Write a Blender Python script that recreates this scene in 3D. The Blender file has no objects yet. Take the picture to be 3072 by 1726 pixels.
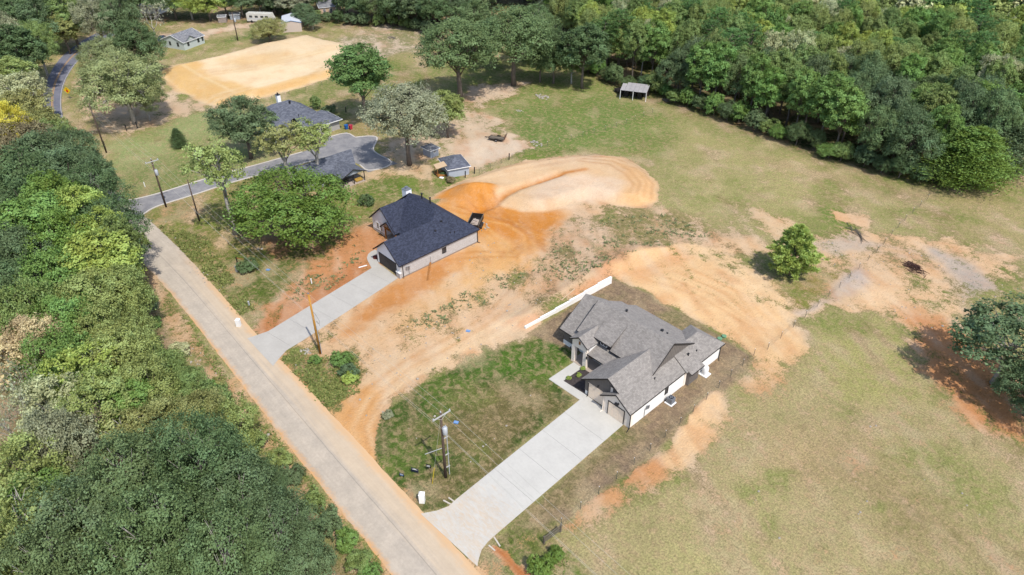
import bpy, math, random
import numpy as np
from mathutils import Vector, Matrix

# ------------------------------------------------------------------ camera, sky, sun, exposure
SC = bpy.context.scene
COL = SC.collection
W, H = 3072.0, 1726.0
FPX = 2130.0                                   # focal length in photo pixels
PITCH, YAW = math.radians(35.4), math.radians(136.85)
HC = 67.0                                      # drone height
FW = np.array([math.cos(YAW)*math.cos(PITCH), math.sin(YAW)*math.cos(PITCH), -math.sin(PITCH)])
RT = np.array([math.sin(YAW), -math.cos(YAW), 0.0])
UP = np.cross(RT, FW)
cam_d = bpy.data.cameras.new('camera'); cam = bpy.data.objects.new('camera', cam_d); COL.objects.link(cam)
cam.matrix_world = Matrix(((RT[0], UP[0], -FW[0], 0), (RT[1], UP[1], -FW[1], 0), (RT[2], UP[2], -FW[2], HC), (0, 0, 0, 1)))
cam_d.sensor_width = 36.0; cam_d.lens = FPX/W*36.0; cam_d.clip_start = 1.0; cam_d.clip_end = 3000.0
SC.camera = cam

SUN_EL = math.radians(57.0); SUN_AZ = math.radians(-13.0)      # azimuth the light comes from, ccw from +X
world = bpy.data.worlds.new('World'); SC.world = world; world.use_nodes = True
wn = world.node_tree.nodes; wl = world.node_tree.links
sky = wn.new('ShaderNodeTexSky'); sky.sky_type = 'NISHITA'; sky.sun_disc = False
sky.sun_elevation = SUN_EL; sky.sun_rotation = math.pi/2 - SUN_AZ
sky.altitude = 100; sky.air_density = 1.0; sky.dust_density = 1.6; sky.ozone_density = 1.0
wl.new(sky.outputs[0], wn['Background'].inputs['Color']); wn['Background'].inputs['Strength'].default_value = 0.15
sun_d = bpy.data.lights.new('sun', 'SUN'); sun_d.energy = 3.1; sun_d.angle = math.radians(0.55); sun_d.color = (1.0, 0.955, 0.88)
sun = bpy.data.objects.new('sun', sun_d); COL.objects.link(sun)
sdir = Vector((math.cos(SUN_AZ)*math.cos(SUN_EL), math.sin(SUN_AZ)*math.cos(SUN_EL), math.sin(SUN_EL)))
sun.rotation_euler = sdir.to_track_quat('Z', 'Y').to_euler(); sun.location = (20, 20, 120)
SC.view_settings.view_transform = 'Standard'; SC.view_settings.look = 'None'
SC.view_settings.exposure = 0.72; SC.view_settings.gamma = 1.0; SC.view_settings.use_curve_mapping = False
SC.cycles.max_bounces = 5; SC.cycles.transparent_max_bounces = 4

# ------------------------------------------------------------------ layout helpers
rng = np.random.default_rng(7); random.seed(7)
KD = W/2575.0
def G(x, y, z=0.0):                       # photo pixel (3072 wide) -> point of the place at height z
    d = FW*FPX + RT*(x - W/2) - UP*(y - H/2)
    t = (z - HC)/d[2]
    return np.array([d[0]*t, d[1]*t])
def D(x, y, z=0.0): return G(x*KD, y*KD, z)      # the same from a 2575-wide view
def DP(*pts): return np.array([D(*p) for p in pts])
def SP(*pts): return np.array([G(*p) for p in pts])
def lin(c):
    c = np.array(c, float)/255.0
    return np.where(c <= .04045, c/12.92, ((c + .055)/1.055)**2.4)
GAIN = 1.75
def A(r, g, b): return tuple(np.clip(lin((r, g, b))/GAIN, .004, .8))

def poly_sd(P, X, Y):                      # signed distance (inside positive) of points to polygon
    P = np.asarray(P); n = len(P)
    d2 = np.full(X.shape, 1e18); ins = np.zeros(X.shape, bool)
    for i in range(n):
        a = P[i]; b = P[(i+1) % n]; e = b - a
        wx = X - a[0]; wy = Y - a[1]
        t = np.clip((wx*e[0] + wy*e[1])/(e@e + 1e-12), 0, 1)
        d2 = np.minimum(d2, (wx - e[0]*t)**2 + (wy - e[1]*t)**2)
        c = (a[1] <= Y) != (b[1] <= Y)
        with np.errstate(divide='ignore', invalid='ignore'):
            xc = a[0] + (Y - a[1])*e[0]/(e[1] if abs(e[1]) > 1e-12 else 1e-12)
        ins ^= c & (X < xc)
    d = np.sqrt(d2)
    return np.where(ins, d, -d)
def line_d(P, X, Y):
    P = np.asarray(P); d2 = np.full(X.shape, 1e18)
    for a, b in zip(P[:-1], P[1:]):
        e = b - a; wx = X - a[0]; wy = Y - a[1]
        t = np.clip((wx*e[0] + wy*e[1])/(e@e + 1e-12), 0, 1)
        d2 = np.minimum(d2, (wx - e[0]*t)**2 + (wy - e[1]*t)**2)
    return np.sqrt(d2)
_perm = np.random.default_rng(3).random((256, 256))
def vnoise(X, Y, s):
    x = X*s; y = Y*s; xi = np.floor(x).astype(int); yi = np.floor(y).astype(int)
    fx = x - xi; fy = y - yi; fx = fx*fx*(3 - 2*fx); fy = fy*fy*(3 - 2*fy)
    p = lambda i, j: _perm[i & 255, j & 255]
    return (p(xi, yi)*(1-fx) + p(xi+1, yi)*fx)*(1-fy) + (p(xi, yi+1)*(1-fx) + p(xi+1, yi+1)*fx)*fy
def fbm(X, Y, s, o=4):
    r = 0; a = .5
    for k in range(o):
        r = r + a*vnoise(X + 17.3*k, Y - 9.1*k, s*2**k); a *= .5
    return r/(1 - .5**o)
def sstep(a, b, x):
    t = np.clip((x - a)/(b - a), 0, 1); return t*t*(3 - 2*t)

# ------------------------------------------------------------------ scene helpers
def tag(o, label=None, cat=None, group=None, kind=None):
    if label: o['label'] = label
    if cat: o['category'] = cat
    if group: o['group'] = group
    if kind: o['kind'] = kind
    return o
def link(name, data, parent=None):
    o = bpy.data.objects.new(name, data); COL.objects.link(o)
    if parent: o.parent = parent
    return o
def empty(name, loc=(0, 0, 0), label=None, cat=None, group=None, kind=None, rz=0):
    o = link(name, None); o.location = loc; o.rotation_euler = (0, 0, rz); o.empty_display_size = .3
    return tag(o, label, cat, group, kind)
def copy_tree(o, parent=None):
    c = o.copy(); COL.objects.link(c); c.parent = parent
    for ch in list(o.children): copy_tree(ch, c)
    return c

class MB:
    def __init__(s): s.v = []; s.f = []; s.uv = None
    def poly(s, pts):
        i = len(s.v); s.v += [tuple(map(float, p)) for p in pts]; s.f.append(tuple(range(i, i + len(pts)))); return s
    def box(s, x0, x1, y0, y1, z0, z1):
        i = len(s.v)
        s.v += [(x0,y0,z0),(x1,y0,z0),(x1,y1,z0),(x0,y1,z0),(x0,y0,z1),(x1,y0,z1),(x1,y1,z1),(x0,y1,z1)]
        s.f += [tuple(i+k for k in q) for q in ((0,3,2,1),(4,5,6,7),(0,1,5,4),(1,2,6,5),(2,3,7,6),(3,0,4,7))]; return s
    def cbox(s, cx, cy, cz, sx, sy, sz): return s.box(cx-sx/2, cx+sx/2, cy-sy/2, cy+sy/2, cz-sz/2, cz+sz/2)
    def bar(s, a, b, w, h=None, up=(0, 0, 1)):
        a = Vector(a); b = Vector(b); h = h or w; d = (b - a).normalized(); u = Vector(up)
        if abs(d.dot(u)) > .98: u = Vector((1, 0, 0))
        r = d.cross(u).normalized(); u = r.cross(d)
        i = len(s.v)
        for p in (a, b):
            for sx, sz in ((-1,-1),(1,-1),(1,1),(-1,1)): s.v.append(tuple(p + r*sx*w/2 + u*sz*h/2))
        s.f += [tuple(i+k for k in q) for q in ((0,1,2,3),(7,6,5,4),(0,4,5,1),(1,5,6,2),(2,6,7,3),(3,7,4,0))]; return s
    def tube(s, pts, rad, n=8, cap=True):
        pts = [Vector(p) for p in pts]; rad = [rad]*len(pts) if not hasattr(rad, '__len__') else list(rad)
        i0 = len(s.v); ref = Vector((0.31, 0.73, 0.61))
        for k, p in enumerate(pts):
            d = (pts[min(k+1, len(pts)-1)] - pts[max(k-1, 0)]).normalized()
            u = d.cross(ref).normalized() if abs(d.dot(ref.normalized())) < .98 else d.cross(Vector((1,0,0))).normalized(); w = d.cross(u)
            for j in range(n):
                t = 2*math.pi*j/n; s.v.append(tuple(p + (u*math.cos(t) + w*math.sin(t))*rad[k]))
        for k in range(len(pts)-1):
            for j in range(n):
                a = i0+k*n+j; b = i0+k*n+(j+1) % n; s.f.append((a, b, b+n, a+n))
        if cap:
            s.f.append(tuple(i0 + j for j in reversed(range(n)))); e = i0+(len(pts)-1)*n; s.f.append(tuple(e + j for j in range(n)))
        return s
    def prism(s, poly, z0, z1):
        P = [tuple(p) for p in poly]
        ar = sum(P[i][0]*P[(i+1) % len(P)][1] - P[(i+1) % len(P)][0]*P[i][1] for i in range(len(P)))
        if ar < 0: P = P[::-1]
        n = len(P); i = len(s.v)
        s.v += [(x, y, z0) for x, y in P] + [(x, y, z1) for x, y in P]
        s.f.append(tuple(i+k for k in reversed(range(n)))); s.f.append(tuple(i+n+k for k in range(n)))
        for k in range(n): s.f.append((i+k, i+(k+1) % n, i+n+(k+1) % n, i+n+k))
        return s
    def mesh(s, name, m=None, smooth=False):
        me = bpy.data.meshes.new(name); me.from_pydata(s.v, [], s.f)
        if m: me.materials.append(m)
        if smooth: me.polygons.foreach_set('use_smooth', [True]*len(me.polygons))
        me.update(); return me
    def build(s, name, m, parent=None, smooth=False): return link(name, s.mesh(name, m, smooth), parent)

# ------------------------------------------------------------------ materials
class NT:
    def __init__(s, name):
        s.m = bpy.data.materials.new(name); s.m.use_nodes = True; s.n = s.m.node_tree.nodes; s.l = s.m.node_tree.links
        s.b = s.n['Principled BSDF']; s.b.inputs['Specular IOR Level'].default_value = .25
    def new(s, t, **k):
        x = s.n.new(t)
        for a, v in k.items(): setattr(x, a, v)
        return x
    def put(s, sock, v):
        if hasattr(v, 'is_linked') or hasattr(v, 'links'): s.l.new(v, sock)
        elif v is not None: sock.default_value = v
    def math(s, op, a, b=None, c=None, clamp=False):
        x = s.new('ShaderNodeMath', operation=op, use_clamp=clamp)
        for i, v in enumerate((a, b, c)):
            if v is not None: s.put(x.inputs[i], v)
        return x.outputs[0]
    def mix(s, f, a, b, mode='MIX'):
        x = s.new('ShaderNodeMix', data_type='RGBA', blend_type=mode); s.put(x.inputs[0], f)
        s.put(x.inputs[6], a if not isinstance(a, tuple) or len(a) == 4 else (*a, 1)); s.put(x.inputs[7], b if not isinstance(b, tuple) or len(b) == 4 else (*b, 1))
        return x.outputs[2]
    def rng(s, v, a, b, c=0., d=1., smooth=True):
        x = s.new('ShaderNodeMapRange', interpolation_type='SMOOTHSTEP' if smooth else 'LINEAR')
        for i, q in enumerate((v, a, b, c, d)): s.put(x.inputs[i], q)
        return x.outputs[0]
    def noise(s, vec, scale, detail=4., rough=.55, dist=0.):
        x = s.new('ShaderNodeTexNoise'); s.put(x.inputs['Vector'], vec); x.inputs['Scale'].default_value = scale
        x.inputs['Detail'].default_value = detail; x.inputs['Roughness'].default_value = rough; x.inputs['Distortion'].default_value = dist
        return x.outputs[0]
    def pos(s, scale=None, rot=0.):
        g = s.new('ShaderNodeNewGeometry').outputs['Position']
        if scale is None: return g
        m = s.new('ShaderNodeMapping'); s.l.new(g, m.inputs[0]); m.inputs['Scale'].default_value = scale; m.inputs['Rotation'].default_value = (0, 0, rot)
        return m.outputs[0]
    def mul(s, col, v):        # colour times scalar
        x = s.new('ShaderNodeVectorMath', operation='SCALE'); s.put(x.inputs[0], col); s.put(x.inputs[3], v); return x.outputs[0]
    def bump(s, h, strength, dist=.02):
        x = s.new('ShaderNodeBump'); x.inputs['Strength'].default_value = strength; x.inputs['Distance'].default_value = dist
        s.l.new(h, x.inputs['Height']); s.l.new(x.outputs[0], s.b.inputs['Normal'])
    def done(s, col, rough=.8, metal=0.):
        s.put(s.b.inputs['Base Color'], col if not isinstance(col, tuple) or len(col) == 4 else (*col, 1)); s.put(s.b.inputs['Roughness'], rough); s.b.inputs['Metallic'].default_value = metal
        return s.m
_mats = {}
def mat(name, col, rough=.7, var=.18, scale=2.5, fine=18., bump=.15, metal=0., spec=None, dirt=None, dirt_amt=.0):
    if name in _mats: return _mats[name]
    t = NT(name); p = t.pos()
    a = t.noise(p, scale, 5, .6); b = t.noise(p, fine, 3, .6)
    v = t.math('ADD', t.rng(a, .25, .75, 1-var, 1+var, False), t.rng(b, .2, .8, -var*.6, var*.6, False))
    c = t.mul(tuple(col), v)
    if dirt: c = t.mix(t.rng(t.noise(p, scale*.7, 6, .7), .62-dirt_amt, .72-dirt_amt*.6), c, dirt)
    if bump: t.bump(b, bump, .01)
    if spec is not None: t.b.inputs['Specular IOR Level'].default_value = spec
    _mats[name] = t.done(c, rough, metal); return _mats[name]
# ------------------------------------------------------------------ terrain
PAD_FAR = DP((392,183),(455,163),(560,140),(660,110),(770,90),(850,108),(885,130),(850,188),(740,225),(640,250),(560,266),(525,266),(450,225))
MOUND = DP((1095,492),(1150,462),(1210,440),(1300,412),(1400,398),(1500,389),(1570,397),(1620,425),(1652,465),(1650,505),(1600,518),(1560,516),(1480,500),(1390,530),(1330,535),(1250,520),(1180,515))
BANK_LINE = DP((1365,1385),(1500,1270),(1600,1185),(1720,1075),(1835,965),(1925,880),(2060,770),(2200,650),(2330,500))
RISE = DP((1538,694),(1322,822),(1290,800),(1400,720),(1500,655),(1600,620),(1680,625),(1560,690))
PILE = D(1195,497); PILE2 = D(1240,515)
FLAT = []                                   # polygons kept level (roads, slabs, houses)
def base_h(X, Y):
    h = .9*sstep(0, 3.2, poly_sd(PAD_FAR, X, Y)) + 1.3*sstep(-.3, 3.0, poly_sd(MOUND, X, Y))
    g = lambda c, a, b, th: np.exp(-((((X-c[0])*math.cos(th) + (Y-c[1])*math.sin(th))/a)**2 + ((-(X-c[0])*math.sin(th) + (Y-c[1])*math.cos(th))/b)**2))
    h = h + 1.9*g(PILE, 4.6, 2.0, 1.1) + .5*g(PILE2, 3, 1.5, .6)
    tr = line_d(DP((1195,530),(1245,517),(1300,487),(1350,470),(1405,452)), X, Y)
    h = h - .65*np.exp(-(tr/.9)**2)
    h = h + .75*sstep(-1.5, 2.5, poly_sd(RISE, X, Y))
    return h
def hgt(X, Y):
    X = np.asarray(X, float); Y = np.asarray(Y, float)
    h = base_h(X, Y) + .22*(fbm(X, Y, .09, 3) - .5) + .15*(fbm(X, Y, .8, 3) - .5)
    m = np.ones(X.shape)
    for P in FLAT:
        P = np.asarray(P); k = (X > P[:,0].min()-3) & (X < P[:,0].max()+3) & (Y > P[:,1].min()-3) & (Y < P[:,1].max()+3)
        if k.any():
            d = poly_sd(P, X[k], Y[k]); m[k] = np.minimum(m[k], sstep(.5, 2.6, -d))
    return h*m
def hz(x, y): return float(hgt(np.array([x]), np.array([y]))[0])
def GP(px, py):                              # 2575-wide pixel -> point on the terrain
    p = D(px, py)
    for _ in range(3): p = D(px, py, hz(*p))
    return np.array([p[0], p[1], hz(*p)])

# outlines of what lies on the ground
ROAD_L = DP((1010,1480),(975,1435),(905,1345),(838,1262),(770,1178),(700,1088),(630,997),(560,905),(495,820),(430,738),(370,672),(318,625),(270,585),(225,545),(180,500),(150,455),(130,410),(115,355),(110,300),(107,255),(113,215),(128,180),(150,148),(178,122),(215,98),(260,75))
ROAD_R = DP((1240,1480),(1205,1440),(1120,1348),(1035,1258),(960,1178),(880,1092),(795,1000),(705,905),(622,815),(545,727),(470,645),(405,580),(362,545),(330,515),(290,485),(250,455),(215,425),(190,395),(170,350),(160,300),(153,262),(157,222),(170,190),(190,160),(213,137),(245,112),(290,88))
ROAD = np.vstack([ROAD_L, ROAD_R[::-1]])
DRIVE_GRAY = SP((1262,1542),(1310,1533),(1345,1520),(1366,1501),(1739,1200.5),(1762,1188),(1873,1272),(1481,1610),(1462,1628),(1445,1650),(1437,1675),(1432,1700))
WALK_A = SP((1739,1200.5),(1646,1138),(1690,1143.5),(1762,1188))
WALK_B = SP((1646,1138),(1722,1087),(1748,1103),(1690,1143.5))
BED = SP((1691,1143.5),(1748,1103.5),(1772,1118),(1762,1187.5))
DRIVE_DARK = SP((742,1016),(778,1004),(806,994),(1115,805),(1136,791),(1194,835),(909,1022),(859,1052),(836,1078),(819,1099))
WALK_D = SP((1115,805),(1103,783),(1101,775),(1104,764),(1114,755),(1126,750),(1136,757),(1130,775),(1136,791))
ASPH_L = DP((318,505),(345,501),(400,487),(470,465),(560,437),(640,417),(700,400),(760,383),(812,366))
ASPH_R = DP((345,560),(360,540),(385,523),(430,508),(500,487),(560,466),(650,441),(720,423),(790,404),(845,388))
COURT = DP((812,366),(822,347),(872,333),(893,346),(935,342),(952,347),(938,372),(940,384),(1000,412),(926,434),(905,415),(845,388))
ASPH = np.vstack([ASPH_L, COURT[1:-1], ASPH_R[::-1]])
FLAT += [ROAD, DRIVE_GRAY, WALK_A, WALK_B, BED, DRIVE_DARK, WALK_D, ASPH]
FLAT += [np.array([(-54,60),(-51,58),(-36,54),(-35,54),(-35,75),(-42,75),(-54,70.5)]), np.array([(-100.5,58),(-91,58),(-91,52.5),(-82.5,52.5),(-82.5,70),(-100.5,70)])]
FLAT += [DP((640,300),(720,260),(870,300),(880,340),(640,360)), DP((720,410),(880,370),(925,440),(900,465),(740,440)), DP((1080,430),(1180,410),(1190,445),(1085,455)), DP((1055,385),(1105,385),(1105,400),(1060,400)),
         DP((1560,230),(1655,225),(1655,250),(1565,250)), DP((410,95),(525,95),(520,130),(410,130)), DP((690,60),(760,60),(760,85),(690,85))]

OR = lambda r, g, b: A(r, g, b)
PAINT = []      # (display polygon, edge softness m, edge noise m, soil amount, soil colour, grass colour)
def paint(poly, soft, noise, soil=None, sc=None, gc=None, op=1.): PAINT.append((DP(*poly), soft, noise, soil, sc, gc, op))
# woods floor
paint([(0,1460),(900,1470),(640,1150),(430,890),(330,700),(150,480),(100,300),(60,120),(0,60)], 2, 2, .45, A(120,95,65), A(92,108,55))
paint([(1380,150),(1480,195),(1600,245),(1700,275),(1900,345),(2100,420),(2330,480),(2575,470),(2575,-20),(1300,-20)], 3, 2, .3, A(120,98,72), A(80,92,48))
paint([(0,100),(180,100),(420,60),(900,70),(1080,70),(1300,20),(1200,-20),(0,-20)], 3, 3, .4, A(150,125,95), A(85,100,50))
# left verge of the road
paint([(985,1460),(800,1240),(640,1040),(470,810),(390,690),(350,660),(420,810),(560,1000),(700,1160),(900,1440)], .8, 1.2, .62, A(205,165,120), A(112,125,62))
# pasture in the middle distance
paint([(1060,160),(1250,150),(1400,170),(1560,235),(1660,275),(1800,320),(1980,390),(1900,520),(1700,560),(1650,400),(1500,380),(1250,400),(1180,430),(1200,280)], 4, 3, -.28, A(190,165,120), A(122,140,72))
paint([(1300,280),(1500,250),(1620,280),(1560,330),(1400,370),(1260,370)], 5, 4, -.3, None, A(108,134,64), .8)
paint([(1700,300),(1980,390),(2250,470),(2420,520),(2300,640),(1980,560),(1700,560),(1650,440)], 6, 5, .1, A(212,184,142), A(176,168,112), .9)
paint([(1900,390),(2200,460),(2360,490),(2330,520),(2150,480)], 3, 3, .2, None, A(182,158,122), .8)
paint([(2400,470),(2575,440),(2575,660),(2380,640),(2330,560)], 4, 3, .12, A(212,178,142), A(170,158,106), .9)
# far back yard behind the fill pad
paint([(850,100),(960,60),(1070,75),(1080,120),(960,150),(880,140)], 3, 3, .42, A(215,195,170), A(140,140,95))
paint([(380,165),(440,140),(560,110),(660,95),(770,85),(640,75),(500,125),(400,150)], 2, 2, .05, A(200,180,150), A(105,125,65))
paint([(385,90),(520,75),(640,55),(760,40),(720,75),(600,70),(530,90),(520,100),(400,110)], 2, 2, .8, A(225,200,170), A(120,130,80))
# sandy ground at the upper left
paint([(170,225),(205,180),(300,190),(410,225),(515,262),(548,275),(470,300),(380,322),(330,342),(262,340),(225,310),(185,265)], 2, 3, .72, A(225,195,160), A(150,150,100))
paint([(160,215),(215,230),(205,260),(165,262)], 1.5, 1, .2, None, A(125,135,75))
# left lawn
paint([(262,352),(330,342),(440,305),(560,272),(650,270),(720,330),(690,402),(560,434),(470,462),(400,484),(335,502),(300,440)], 2, 2, -.15, A(205,185,140), A(156,168,108))
paint([(300,440),(440,390),(560,350),(600,400),(560,434),(470,462),(400,484),(335,502)], 4, 4, -.15, None, A(128,142,82), .9)
# lawn round the hip house and behind
paint([(640,260),(740,230),(850,192),(960,150),(1060,170),(1100,260),(950,300),(930,345),(870,330),(760,260)], 2, 2, .08, A(205,180,140), A(128,136,76))
paint([(870,300),(940,290),(935,345),(880,335)], 1.5, 1, .2, None, A(165,150,95))
# worn sandy yard by the sheds
paint([(955,360),(1040,320),(1130,290),(1230,215),(1330,205),(1210,280),(1290,300),(1270,340),(1350,360),(1330,390),(1200,430),(1180,440),(1080,400),(1000,405)], 2, 4, .72, A(222,196,164), A(140,138,82))
paint([(1160,210),(1330,205),(1240,265),(1150,275)], 2, 3, .72, A(228,200,170), A(140,138,82))
paint([(1140,370),(1210,345),(1290,348),(1345,372),(1300,392),(1220,418),(1160,410)], 1.5, 1.5, .95, A(226,203,176), None)
paint([(1000,405),(1100,410),(1090,450),(930,460),(925,435)], 2, 3, .7, A(222,192,150), A(140,140,80))
# kerbed corner lawn
paint([(362,546),(430,510),(560,468),(700,430),(900,460),(960,560),(900,600),(700,740),(640,800),(600,820),(540,720),(440,610)], 1, 1, .3, A(208,176,126), A(134,134,72))
paint([(400,540),(520,500),(560,560),(480,590),(420,590)], 4, 4, .12, None, A(128,140,62), .7)
paint([(380,525),(470,500),(480,525),(400,550)], 3, 2, .45, A(196,160,108), None, .8)
paint([(600,640),(760,620),(780,680),(700,740),(640,790),(560,700)], 3, 3, .12, A(186,140,90), A(92,112,46))
paint([(880,480),(950,450),(1100,455),(1130,430),(1180,440),(1090,490),(1000,500),(930,560)], 1.5, 2, .12, A(206,180,130), A(104,126,52))
paint([(1180,440),(1300,402),(1420,385),(1500,378),(1400,375),(1300,385),(1200,425)], 1, 1, .04, None, A(96,120,48))
# darker, browner strip of ground under the big oak
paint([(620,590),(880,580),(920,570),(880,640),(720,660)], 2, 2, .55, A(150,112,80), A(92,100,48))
# red-brown cut soil round the dark-roofed house
paint([(640,830),(660,780),(720,720),(800,650),(880,590),(935,565),(1000,600),(950,690),(800,790),(700,850)], 1.2, 2, .82, A(214,150,98), A(112,122,60))
paint([(640,830),(690,790),(800,720),(900,660),(945,690),(800,800),(700,860)], 1.2, 1.5, .8, A(206,136,84), A(112,122,60))
paint([(690,740),(760,700),(840,680),(830,720),(760,770),(690,790)], 2, 3, .45, None, A(96,118,50), .8)
# the big disturbed lot
paint([(690,905),(800,790),(1000,690),(1100,560),(1180,500),(1400,520),(1500,500),(1640,520),(1700,560),(1900,600),(2000,650),(1700,640),(1540,690),(1320,830),(1240,880),(1060,960),(950,1060),(930,1170),(880,1090),(780,985)], 2, 2, .72, A(234,194,148), A(150,132,92))
paint([(1060,510),(1180,500),(1300,520),(1430,540),(1400,600),(1340,640),(1250,680),(1200,620),(1180,580),(1090,530)], 2, 2.5, .99, A(226,152,66), None)
paint([(1180,500),(1290,540),(1400,530),(1420,570),(1300,600),(1210,590)], 2, 2.5, 1., A(222,142,52), None, .85)
paint([(1010,700),(1200,620),(1215,650),(1130,690),(1060,740),(960,800),(850,850),(900,780)], 1.6, 2.2, .97, A(212,140,68), None, .9)
paint([(1200,600),(1310,620),(1330,670),(1250,710),(1120,780),(960,860),(960,830),(1150,700)], 2.5, 3, .9, A(238,184,118), None, .8)
paint([(1400,560),(1480,530),(1640,525),(1760,560),(1880,600),(1700,622),(1600,650),(1540,690),(1380,700),(1250,760),(1280,700),(1380,640)], 3, 4, .56, A(212,178,142), A(152,134,96))
paint([(1460,545),(1560,520),(1660,530),(1780,580),(1600,620),(1480,620)], 4, 4, .3, None, A(142,136,84), .8)
paint([(1150,740),(1280,690),(1330,660),(1260,740),(1120,800),(1010,830),(1000,800)], 2, 4, .6, A(230,185,132), A(104,122,58), .8)
paint([(1300,730),(1500,660),(1620,630),(1560,680),(1330,800),(1200,850),(1200,800)], 3, 4, .72, A(224,186,146), A(156,136,100), .9)
paint([(1420,740),(1560,660),(1680,620),(1560,700),(1330,830),(1290,820)], 1.5, 2.5, .85, A(236,170,118), None, .8)
paint([(850,950),(1000,880),(1250,830),(1310,840),(1230,880),(1060,950),(960,1030),(900,1060)], 2, 2.5, .95, A(236,200,156), None, .9)
paint([(800,1000),(880,960),(980,980),(950,1060),(945,1170),(985,1210),(930,1170),(860,1080)], 1.5, 2, .97, A(232,172,104), None, .9)
# weedy island beside the pole
paint([(700,915),(740,880),(800,900),(880,885),(915,930),(900,990),(850,1030),(800,1035),(745,990)], 1.2, 2, .32, A(212,165,110), A(100,116,52))
# pale mound and orange cuts on it
paint([(1095,492),(1150,462),(1210,440),(1300,412),(1400,398),(1500,389),(1570,397),(1620,425),(1652,465),(1650,505),(1600,518),(1560,516),(1480,500),(1390,530),(1330,535),(1250,520),(1180,515)], .5, .6, .97, A(236,198,152), A(118,125,62))
paint([(1600,430),(1652,465),(1650,505),(1600,518),(1560,510),(1570,440),(1500,400)], 1.5, 1, 1., A(240,192,134), None, .9)
paint([(1300,412),(1400,398),(1500,389),(1560,396),(1500,420),(1380,440)], 1.5, 2, .95, A(226,188,148), None, .8)
paint([(1090,500),(1130,480),(1200,475),(1250,490),(1240,520),(1180,520)], 1, 1, 1., A(226,150,62), None)
paint([(1380,455),(1560,470),(1540,500),(1400,520),(1330,530),(1320,500)], 2, 2, .97, A(240,212,182), None, .8)
# fill pad
paint([(392,183),(455,163),(560,140),(660,110),(770,90),(850,108),(885,130),(850,188),(740,225),(640,250),(560,266),(525,266),(450,225)], .5, .5, 1., A(250,222,178), A(150,150,100))
paint([(392,183),(455,163),(500,160),(520,200),(560,210),(660,235),(560,266),(525,266),(450,225)], 1.5, 1.5, 1., A(240,196,126), None)
paint([(560,160),(700,135),(740,140),(700,165),(600,178)], 2.5, 2, 1., A(240,200,140), None, .8)
paint([(640,250),(740,224),(850,188),(850,175),(740,205),(650,232)], 1, 1, 1., A(238,190,116), None, .8)
# gray house lot
paint([(947,1100),(960,1040),(1060,968),(1240,884),(1400,840),(1440,890),(1380,945),(1450,1005),(1120,1280),(1060,1288),(1000,1230),(945,1165)], .35, .4, -.65, A(150,120,85), A(64,92,34))
paint([(1060,1080),(1250,960),(1330,985),(1460,1005),(1120,1285),(1090,1200),(1200,1150)], 3, 4, -.5, A(168,136,100), A(122,110,70), .85)
paint([(1180,900),(1400,850),(1430,890),(1370,940),(1200,950)], 3, 3, -.65, None, A(72,112,32), .8)
paint([(1535,700),(1640,740),(1820,848),(1902,905),(1880,935),(1720,1075),(1590,1195),(1400,1330),(1240,1400),(1250,1365),(1565,1075),(1500,900),(1380,860),(1330,840)], .35, .3, -.35, A(160,135,112), A(150,128,104))
paint([(1250,1365),(1565,1075),(1590,1100),(1390,1300),(1250,1400)], 1.5, 2.5, .12, None, A(128,120,76), .8)
paint([(1210,1400),(1300,1330),(1390,1320),(1370,1375),(1320,1447),(1210,1447)], 1.5, 2, .15, A(205,150,95), A(104,118,54))
paint([(1240,1372),(1275,1395),(1300,1420),(1350,1447),(1310,1460),(1270,1410),(1232,1375)], .3, .4, 1., A(196,120,66), None)
# orange pad behind the gray house
paint([(1540,690),(1600,640),(1700,618),(1840,640),(1960,720),(1985,800),(2050,880),(2000,935),(1930,960),(1902,905),(1820,848),(1640,740)], 1, 1.5, .95, A(250,206,150), A(150,145,85))
paint([(1700,618),(1860,640),(1960,720),(1985,790),(1900,760),(1800,680)], 2, 3, .66, A(246,208,158), A(132,136,72), .9)
paint([(1560,690),(1700,625),(1740,650),(1620,700)], 2, 2, .9, A(240,176,118), None, .7)
# bank below the fence
paint([(1790,975),(1835,1010),(1820,1110),(1745,1178),(1675,1240),(1640,1215),(1640,1146),(1664,1122),(1720,1065)], 1., 1.4, 1.15, A(250,206,152), A(160,155,95))
paint([(1664,1130),(1690,1200),(1640,1240),(1540,1305),(1450,1340),(1425,1322),(1500,1255),(1600,1170)], .8, 1.2, 1.05, A(222,156,98), A(140,132,76), .95)
paint([(1900,900),(2010,930),(2060,1040),(2080,1100),(1990,1110),(1940,1040),(1870,990)], 2.5, 3.5, .82, A(242,194,140), A(160,152,92))
# meadow at the right
paint([(1400,1460),(1480,1310),(1720,1190),(1850,1040),(1960,960),(2080,840),(2250,800),(2330,900),(2500,1060),(2600,1120),(2600,1460)], 4, 4, .14, A(208,176,132), A(186,172,122))
paint([(2080,830),(2250,800),(2320,880),(2260,1000),(2120,1010),(2060,920)], 4, 4, .05, None, A(176,172,106), .9)
paint([(1900,1100),(2150,1080),(2330,1160),(2300,1250),(2050,1230)], 6, 6, .3, A(208,170,128), A(180,158,116), .8)
paint([(2280,1060),(2420,1140),(2575,1260),(2575,1340),(2400,1280),(2260,1150)], 4, 4, .04, None, A(146,154,84), .8)
paint([(2150,1200),(2350,1260),(2575,1400),(2575,1460),(2300,1400)], 6, 5, .2, A(180,150,110), A(156,142,96), .8)
paint([(1560,1460),(1650,1330),(1850,1340),(1900,1460)], 6, 5, .04, None, A(190,182,122), .8)
paint([(1340,1460),(1390,1390),(1440,1400),(1500,1460)], 1, 1, .05, None, A(96,124,44))
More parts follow.
